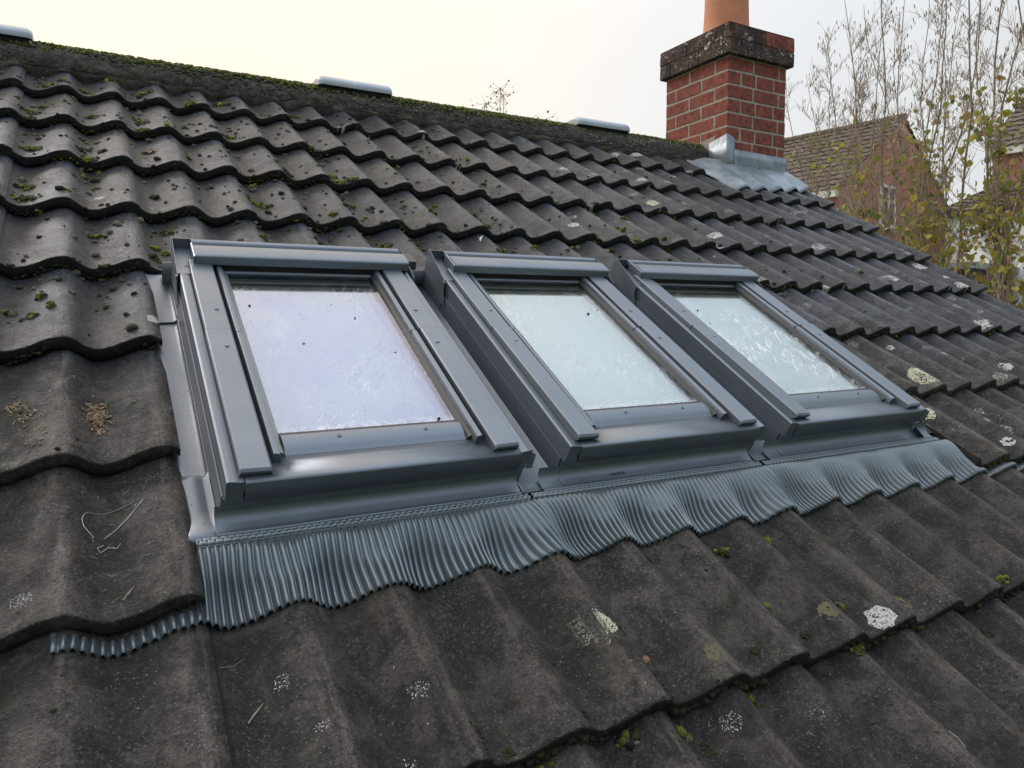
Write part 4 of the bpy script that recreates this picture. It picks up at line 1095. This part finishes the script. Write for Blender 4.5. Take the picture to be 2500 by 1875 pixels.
for i in range(150):
    u = rn(0, 1.9); crumb(u, rn(-2.35, -2.26), -.011 + .5 * prof(u), rn(.0004, .0013))
stuff(cr, 'crumbs', M['moss_dark'], 'tiny black moss crumbs lying on glass panes and metal covers', 'crumbs')
# cobweb threads on the left tile
cw = MB()
def thread(pts, r=.00035, nn=14):
    P = []
    for i in range(nn + 1):
        t = i / nn * (len(pts) - 1); k = min(int(t), len(pts) - 2); f_ = t - k
        u = pts[k][0] * (1 - f_) + pts[k + 1][0] * f_ + .0012 * nz3(t * 3, 8); v = pts[k][1] * (1 - f_) + pts[k + 1][1] * f_ + .0012 * nz3(t * 3, 2)
        P.append((u, v, surf(u, v) + .0012))
    cw.tube(P, [r] * len(P), 3)
thread([(-.055, -2.100), (-.09, -2.108), (-.118, -2.112), (-.127, -2.130), (-.124, -2.152), (-.112, -2.168)], .00055)
thread([(-.042, -2.105), (-.068, -2.135), (-.095, -2.165)], .00050)
thread([(-.045, -2.107), (-.07, -2.140), (-.099, -2.168)], .0004)
thread([(-.104, -2.199), (-.095, -2.188), (-.082, -2.194), (-.078, -2.185)], .0005)
thread([(-.104, -2.199), (-.108, -2.190), (-.100, -2.182)], .0006)
for i in range(46):
    u, v = rn(-.17, .0), rn(-2.32, -2.06); a = rn(0, 6.28); L_ = rn(.004, .014)
    thread([(u, v), (u + L_ * math.cos(a), v + L_ * math.sin(a))], .00016, 5)
tag(cw.build('cobweb', M['web'], None, True, roof=True), 'torn white cobweb loop on the lowest left tile', 'cobweb', kind='stuff')
# small single finds
def leaf_thing(u, v, r, label, rot=0., mat='leafdead'):
    mb = MB(); n = 12; P = [(0, 0, .004)]
    for i in range(n):
        a = 2 * math.pi * i / n; q = r * (1 - .25 * abs(math.sin(a))) * rn(.85, 1.1); P.append((q * math.cos(a), q * .7 * math.sin(a), rn(.0, .006) * r / .01))
    mb.add(P, [(0, 1 + i, 1 + (i + 1) % n) for i in range(n)])
    mb.tube([(-r, 0, .002), (-r * 1.7, r * .3, .003)], [.0006, .0003], 4)
    o = mb.build('dead_leaf', M[mat]); o.matrix_world = RTH @ Matrix.Translation((u, v, surf(u, v) + .002)) @ Matrix.Rotation(rot, 4, 'Z')
    return tag(o, label, 'leaf', 'dead leaves on the tiles')
leaf_thing(.078, -.500, .018, 'curled reddish dead leaf in moss on an upper left tile', .5)
leaf_thing(.628, -2.597, .010, 'small torn brown leaf on a foreground tile seam', .3)
leaf_thing(.640, -2.593, .006, 'tiny pinkish leaf scrap right of the torn brown leaf', 1.5)
leaf_thing(1.892, -2.240, .018, 'tan dead leaf wedged beside the cut tile at the last apron', 1.1)
def stalk(pts, r, label, name='dry_stalk'):
    mb = MB(); P = [(a, b, surf(a, b) + .0015 + c) for a, b, c in pts]; mb.tube(P, [r] * (len(P) - 1) + [r * .4], 5)
    return tag(mb.build(name, M['straw'], None, roof=True), label, 'twig')
stalk([(.050, -2.520, 0), (.056, -2.514, .001), (.064, -2.506, 0), (.072, -2.499, .001)], .0009, 'small forked pale stalk on the tile under the nearest apron')
stalk([(-.079, -2.302, 0), (-.073, -2.294, .001), (-.064, -2.283, 0)], .0010, 'pale dry blade lying on the lowest left tile')
stalk([(.028, -2.432, 0), (.045, -2.429, .001), (.062, -2.420, 0)], .0004, 'thin straw just below the nearest apron edge')
stalk([(1.085, -2.885, 0), (1.088, -2.868, .004), (1.092, -2.85, 0)], .0010, 'curved pale stalk near the bottom right corner')
stalk([(.072, -2.60, 0), (.079, -2.597, 0)], .0011, 'short yellow straw bit on the lowest tiles')
mb = MB(); mb.tube([(1.017, -1.062, .004), (1.022, -1.05, .012), (1.03, -1.045, .016)], [.002, .003, .001], 4)
mb.tube([(1.017, -1.062, .004), (1.014, -1.045, .013)], [.0012, .0005], 4)
mb.v = [(a, b, c + surf(1.02, -1.05)) for a, b, c in mb.v]
tag(mb.build('feather', M['white'], None, roof=True), 'tiny white feather standing on a tile above the second skylight', 'feather')

# ------------------------------------------------------------------ ground and far houses
mb = MB(); mb.add([(-400, -400, -5.5), (400, -400, -5.5), (400, 400, -5.5), (-400, 400, -5.5)], [(0, 1, 2, 3)])
tag(mb.build('ground', M['grass']), 'grassy garden ground far below the roof', 'ground', kind='structure')
YAW = math.radians(10.47)
def hs(ax, ay, D, name, label):
    t = thing(name, label, 'house', (CAM.x + ax * D, CAM.y + ay * D, 0), rotz=YAW); return t
# gabled brick house: origin at the left foot of its gable, x along the gable, -y away from the camera is ridge run
h1 = hs(.8011, .5986, 22, 'gabled_house', 'red brick house with brown tiled roof and plain gable behind the shrubs')
EZ, RZ1, GW, HL = CAM.z + .1622 * 22, CAM.z + .2338 * 25.47, 7.6, 11.
mb = MB(); mb.add([(0, 0, -5.5), (GW, 0, -5.5), (GW, 0, EZ), (GW / 2, 0, RZ1), (0, 0, EZ), (0, HL, -5.5), (GW, HL, -5.5), (GW, HL, EZ), (GW / 2, HL, RZ1), (0, HL, EZ)],
                  [(0, 1, 2, 3, 4), (5, 9, 8, 7, 6), (0, 4, 9, 5), (1, 6, 7, 2)]); mb.build('walls', M['farbrick'], h1)
def slope_tiles(x0, z0, x1, z1, y0, y1, rows, parent, nm='roof_tiles'):
    mb = MB(); n = int((y1 - y0) / .075)
    L_ = math.hypot(x1 - x0, z1 - z0); nx, nz_ = -(z1 - z0) / L_, (x1 - x0) / L_
    if nz_ < 0: nx, nz_ = -nx, -nz_
    for r in range(rows):
        P = []
        for i in range(n + 1):
            y = y0 + (y1 - y0) * i / n; w = .018 * math.cos(2 * math.pi * y / .30)
            row = []
            for t, h in ((r, .0), (r, .045), (r + 1.02, .005)):
                q = t / rows; row.append((x0 + (x1 - x0) * q + nx * (h + w + .05), y, z0 + (z1 - z0) * q + nz_ * (h + w + .05)))
            P.append(row)
        mb.grid(P)
    return mb.build(nm, M['fartile'], parent, kind='stuff')
slope_tiles(-.25, EZ - .16, GW / 2, RZ1, -.06, HL, 14, h1)
slope_tiles(GW + .25, EZ - .16, GW / 2, RZ1, -.06, HL, 14, h1)
mb = MB(); mb.box((-.33, -.05, EZ - .30), (-.20, HL, EZ - .12)); mb.build('eaves_board', M['white'], h1)
mb = MB(); n = 60; mb.tube([(GW / 2, -.08 + (HL + .08) * i / n, RZ1 + .08) for i in range(n + 1)], [.11 + .012 * (i % 2) for i in range(n + 1)], 8); mb.build('ridge_tiles', M['fartile'], h1, True)
wf = MB(); wx, wz = 2.95, CAM.z + .1369 * 24.2; a_, b_ = .52, .62
for x0_, z0_, x1_, z1_ in ((-a_, -b_, a_, -b_ + .09), (-a_, b_ - .09, a_, b_), (-a_, -b_, -a_ + .09, b_), (a_ - .09, -b_, a_, b_), (-.04, -b_, .04, b_), (-a_, .12, a_, .19)):
    wf.box((wx + x0_, -.05, wz + z0_), (wx + x1_, .02, wz + z1_))
w_ = wf.build('window', M['white'], h1)
mb = MB(); mb.box((wx - a_ + .02, -.012, wz - b_ + .02), (wx + a_ - .02, .012, wz + b_ - .02)); mb.build('pane', M['winglass'], w_)
mb = MB(); mb.box((wx - a_ - .1, -.10, wz - b_ - .10), (wx + a_ + .1, .02, wz - b_ - .003)); mb.build('sill', M['white'], w_)
# white rendered building, wall running towards the camera on the right
h2 = hs(.8655, .5009, 14, 'white_rendered_house', 'white rendered house with black gutter half hidden by the hazel leaves')
EZ2 = CAM.z + .1197 * 14
mb = MB(); mb.box((.0, -9, -5.5), (5.5, 0, EZ2 - .02)); mb.build('walls', M['render'], h2)
mb = MB(); mb.box((-.12, -9.1, EZ2 - .06), (-.003, .12, EZ2 + .05)); mb.build('gutter', M['black'], h2)
mb = MB(); mb.tube([(-.05, .05, EZ2 - .05), (-.05, .05, -5.4)], [.035, .035], 8); mb.build('downpipe', M['black'], h2)
slope_tiles(-.1, EZ2 + .0, 2.7, EZ2 + .75, -9.1, .15, 9, h2)
for yy in (-2.6, -5.6):
    f_ = MB(); f_.box((-.03, yy - .55, -1.6), (.03, yy + .55, -.3)); f_ = f_.build('window', M['white'], h2)
    mb = MB(); mb.box((-.036, yy - .48, -1.53), (-.031, yy + .48, -.37)); mb.build('pane', M['winglass'], f_)
# taller brick house beyond it
h3 = hs(.8850, .4656, 27, 'tall_brick_house', 'orange brick house with dark roof at the right edge behind branches')
EZ3 = CAM.z + .1868 * 27
mb = MB(); mb.box((0, -12, -5.5), (8, 0, EZ3)); mb.build('walls', M['farbrick'], h3)
mb = MB(); mb.box((-.30, -12.1, EZ3 - .18), (-.16, .1, EZ3 + .05)); mb.build('eaves_board', M['white'], h3)
slope_tiles(-.3, EZ3, 4, EZ3 + 2.8, -12.1, .1, 14, h3); slope_tiles(8.3, EZ3, 4, EZ3 + 2.8, -12.1, .1, 14, h3)
mb = MB(); mb.add([(0, -.001, EZ3), (8, -.001, EZ3), (4, -.001, EZ3 + 2.7)], [(0, 2, 1)]); mb.build('gable', M['farbrick'], h3)
# low dark garden shed seen through the leaves
h4 = hs(.851, .525, 12.5, 'garden_shed', 'dark timber shed low down between the hazel stems')
mb = MB(); mb.box((-.2, -.7, -5.5), (1.6, .7, CAM.z + .055 * 12.5)); mb.build('walls', M['black'], h4)
mb = MB(); mb.box((-.35, -.85, CAM.z + .055 * 12.5), (1.75, .85, CAM.z + .062 * 12.5)); mb.build('roof', M['lead'], h4)

# ------------------------------------------------------------------ hazel shrubs
LEAF = []
for s_ in range(4):
    mb = MB(); n = 12; P = [(0, 0, 0)]; 
    for i in range(n):
        a = 2 * math.pi * i / n; q = 1 - .12 * math.cos(a) + .25 * (1 if i == 0 else 0) + rn(-.08, .08); P.append((q * math.cos(a), .86 * q * math.sin(a), .25 * abs(math.sin(a)) * (1 if s_ % 2 else -.6) + rn(-.08, .08)))
    mb.add(P, [(0, 1 + i, 1 + (i + 1) % n) for i in range(n)]); LEAF.append((mb.v, mb.f, mb.mesh('leaf_mesh', M['leaf'])))
def rot_dir(d, ang, roll):
    d = d.normalized(); a = d.cross(Vector((.3, .2, 1))).normalized()
    a = Matrix.Rotation(roll, 3, d) @ a
    return (Matrix.Rotation(ang, 3, a) @ d).normalized()
def shrub(dx, dy, D, stems, label, leaf_hi, leafy, seed, base_z=-5.5, single=70):
    random.seed(seed)
    bx, by = CAM.x + dx * D, CAM.y + dy * D
    t = thing('hazel_shrub', label, 'shrub', (bx, by, base_z), group='hazel shrubs at the gable end')
    side = Vector((dy, -dx, 0))                          # towards the right of the view
    tw, lf, ck = MB(), MB(), MB(); nleaf = 0
    for (lean, top, r0, dep) in stems:
        base = Vector((rn(-.25, .25), rn(-.25, .25), 0)) + side * lean * .25
        tip = side * lean + Vector((dx, dy, 0)) * dep + Vector((0, 0, top - base_z))
        n = 22; pts = []; rad = []
        wob = rn(0, 50)
        for i in range(n + 1):
            q = i / n; w = Vector((nz3(q * 3 + wob, 1), nz3(q * 3 + wob, 5), 0)) * .50 * (1 - abs(2 * q - 1) * .5) + Vector((nz3(q * 11 + wob, 1), nz3(q * 11, wob), 0)) * .07
            p = base.lerp(tip, q) + side * lean * .75 * (q * q - q) + w * min(1, q * 3)
            pts.append(p); rad.append(r0 * .62 * (1 - q) ** .9 + .0026)
        sm_ = MB(); sm_.tube(pts, rad, 7); sm_.build('stem', M['bark'], t, True)
        for i in range(6, n):
            for _ in range((5 if i < 15 else 3) if i < 18 else 2):
                f_ = random.random(); p = pts[i].lerp(pts[i + 1], f_); d = (pts[i + 1] - pts[i]).normalized()
                if p.z + base_z < -1.6: continue
                d = rot_dir(d, rn(.35, .85), rn(0, 6.28)); L_ = rn(.25, .95) * (1 - .82 * i / n)
                m_ = 5; q_ = [p]; 
                for k in range(m_):
                    d = (d + Vector((rn(-.16, .16), rn(-.16, .16), rn(.02, .22)))).normalized(); q_.append(q_[-1] + d * L_ / m_)
                tw.tube(q_, [max(.0016, rad[i] * .38 * (1 - k / (m_ + .6)) ** .8) for k in range(m_ + 1)], 4, False)
                for k in range(1, m_ + 1):
                    for _2 in range(3 if pts[i].z + base_z < 1.4 else 2):
                        e = rot_dir(d, rn(.4, .95), rn(0, 6.28)); l_ = rn(.05, .22); a0 = q_[k]
                        e = (e + Vector((0, 0, .15))).normalized(); a1 = a0 + e * l_ * .5; a2 = a1 + (e + Vector((rn(-.2, .2), rn(-.2, .2), .15))).normalized() * l_ * .5
                        tw.tube([a0, a1, a2], [.0022, .0016, .0010], 3, False)
                        z = a2.z + base_z
                        if random.random() < .40 and z > -.2:        # catkins and buds
                            c = a2; ck.tube([c, c + Vector((rn(-.006, .006), rn(-.006, .006), -.018)), c + Vector((rn(-.01, .01), 0, -.040))], [.002, .0038, .002], 4, False)
                        pl = leafy * 1.9 * (1 - sstep(leaf_hi - .6, leaf_hi + .45, z)) * (.15 + .85 * sstep(-.35, .35, nz3(a2.x * 1.3, a2.y * 1.3, a2.z * 1.3)))
                        if random.random() < pl:
                            sz = rn(.017, .034)
                            mt = Matrix.Translation(a2 + Vector((0, 0, -sz * .6))) @ Matrix.Rotation(rn(0, 6.28), 4, 'Z') @ Matrix.Rotation(rn(.2, 1.5), 4, 'Y') @ Matrix.Rotation(rn(-.6, .6), 4, 'X') @ Matrix.Diagonal((sz, sz, sz, 1))
                            V, F, me = random.choice(LEAF)
                            if nleaf < single:
                                o = bpy.data.objects.new('leaf', me); C.objects.link(o); o.parent = t; o.matrix_local = mt; nleaf += 1
                            else: lf.add([mt @ Vector(v_) for v_ in V], F)
    tw.build('twigs', M['twig'], t, kind='stuff'); 
    if lf.v: lf.build('leaves', M['leaf'], t, kind='stuff')
    if ck.v: ck.build('catkins', M['catkin'], t, kind='stuff')
    random.seed(seed + 1)
    return t
z = lambda y_, D: CAM.z + D * (782 - y_) / 1782 * 1.02
shrub(.818, .575, 9.0, [(-1.05, z(330, 9), .020, .3), (-.75, z(270, 9), .022, -.2), (-.5, z(190, 9), .024, .1), (-.95, z(420, 9), .018, -.3), (-.3, z(150, 9), .022, .4), (-1.3, z(430, 9), .016, 0), (-.1, z(210, 9), .022, 0), (.15, z(120, 9), .024, .3), (-1.45, z(480, 9), .013, .2), (-1.2, z(300, 9), .012, .4), (-.65, z(230, 9), .014, .5), (-.4, z(330, 9), .013, -.4), (0, z(280, 9), .014, .6), (.3, z(220, 9), .015, -.2)],
      'leftmost hazel, thin bare leaning shoots in front of the brick gable', 1.0, .17, 101, single=60)
shrub(.853, .522, 8.2, [(-.8, z(60, 8.2), .026, .2), (-.5, z(10, 8.2), .028, -.2), (-.25, z(110, 8.2), .030, .2), (.1, z(60, 8.2), .028, 0), (.35, z(0, 8.2), .030, .2), (-.65, z(260, 8.2), .02, .1), (-.95, z(210, 8.2), .02, -.3), (-.4, z(90, 8.2), .015, .5), (0, z(150, 8.2), .014, -.5), (.25, z(100, 8.2), .016, .6)],
      'second hazel from the left, tallest bare tips and yellowing lower leaves', .9, .32, 202, single=90)
shrub(.880, .474, 7.6, [(-.5, z(20, 7.6), .032, .2), (-.2, z(-60, 7.6), .036, 0), (.1, z(-80, 7.6), .040, .2), (.4, z(-40, 7.6), .034, -.1), (.7, z(-20, 7.6), .03, .2), (-.35, z(200, 7.6), .026, .3)],
      'hazel with the thickest upright stems in front of the white wall', .9, .55, 303, single=110)
shrub(.902, .431, 7.2, [(-.3, z(-60, 7.2), .034, .1), (0, z(-100, 7.2), .04, 0), (.3, z(-60, 7.2), .034, .2), (.6, z(0, 7.2), .03, 0), (-.5, z(60, 7.2), .03, .2)],
      'hazel at the right edge of the frame with dense green leaves', .9, .7, 404, single=110)
# small tree whose tips show above the ridge
random.seed(77)
t = thing('young_tree', 'faint top of a small leafy tree just above the ridge', 'tree', (CAM.x + .468 * 13, CAM.y + .884 * 13, -5.5))
br, lf = MB(), MB()
for cx, top in ((-.42, 2.65), (-.28, 2.78), (-.05, 2.92), (.12, 3.18), (.28, 3.05), (.75, 2.62), (.98, 2.66), (1.1, 2.45), (-.6, 2.6), (.5, 2.4)):
    s_ = Vector((.884 * cx, -.468 * cx, 0)); top -= CAM.z * 0 ; H = top + 5.5
    P = [Vector((0, 0, 0)).lerp(s_ + Vector((0, 0, H)), i / 14) + Vector((nz3(i * .4, cx * 5), nz3(i * .4, cx * 3, 3), 0)) * .12 * min(i, 3) / 3 for i in range(15)]
    br.tube(P, [.03 * (1 - i / 15) + .003 for i in range(15)], 5)
    for i in range(9, 15):
        for k in range(22):
            p = P[i] + Vector((rn(-.20, .20), rn(-.20, .20), rn(-.32, .14)))
            if random.random() < .5: br.tube([P[i], (P[i] + p) / 2 + Vector((0, 0, -.02)), p], [.004, .003, .0015], 3, False)
            V, F, _ = random.choice(LEAF); sz = rn(.012, .024)
            mt = Matrix.Translation(p) @ Matrix.Rotation(rn(0, 6), 4, 'Z') @ Matrix.Rotation(rn(.2, 1.5), 4, 'Y') @ Matrix.Diagonal((sz, sz, sz, 1)); lf.add([mt @ Vector(v_) for v_ in V], F)
br.build('branches', M['twig'], t); lf.build('leaves', M['leaf'], t, kind='stuff')
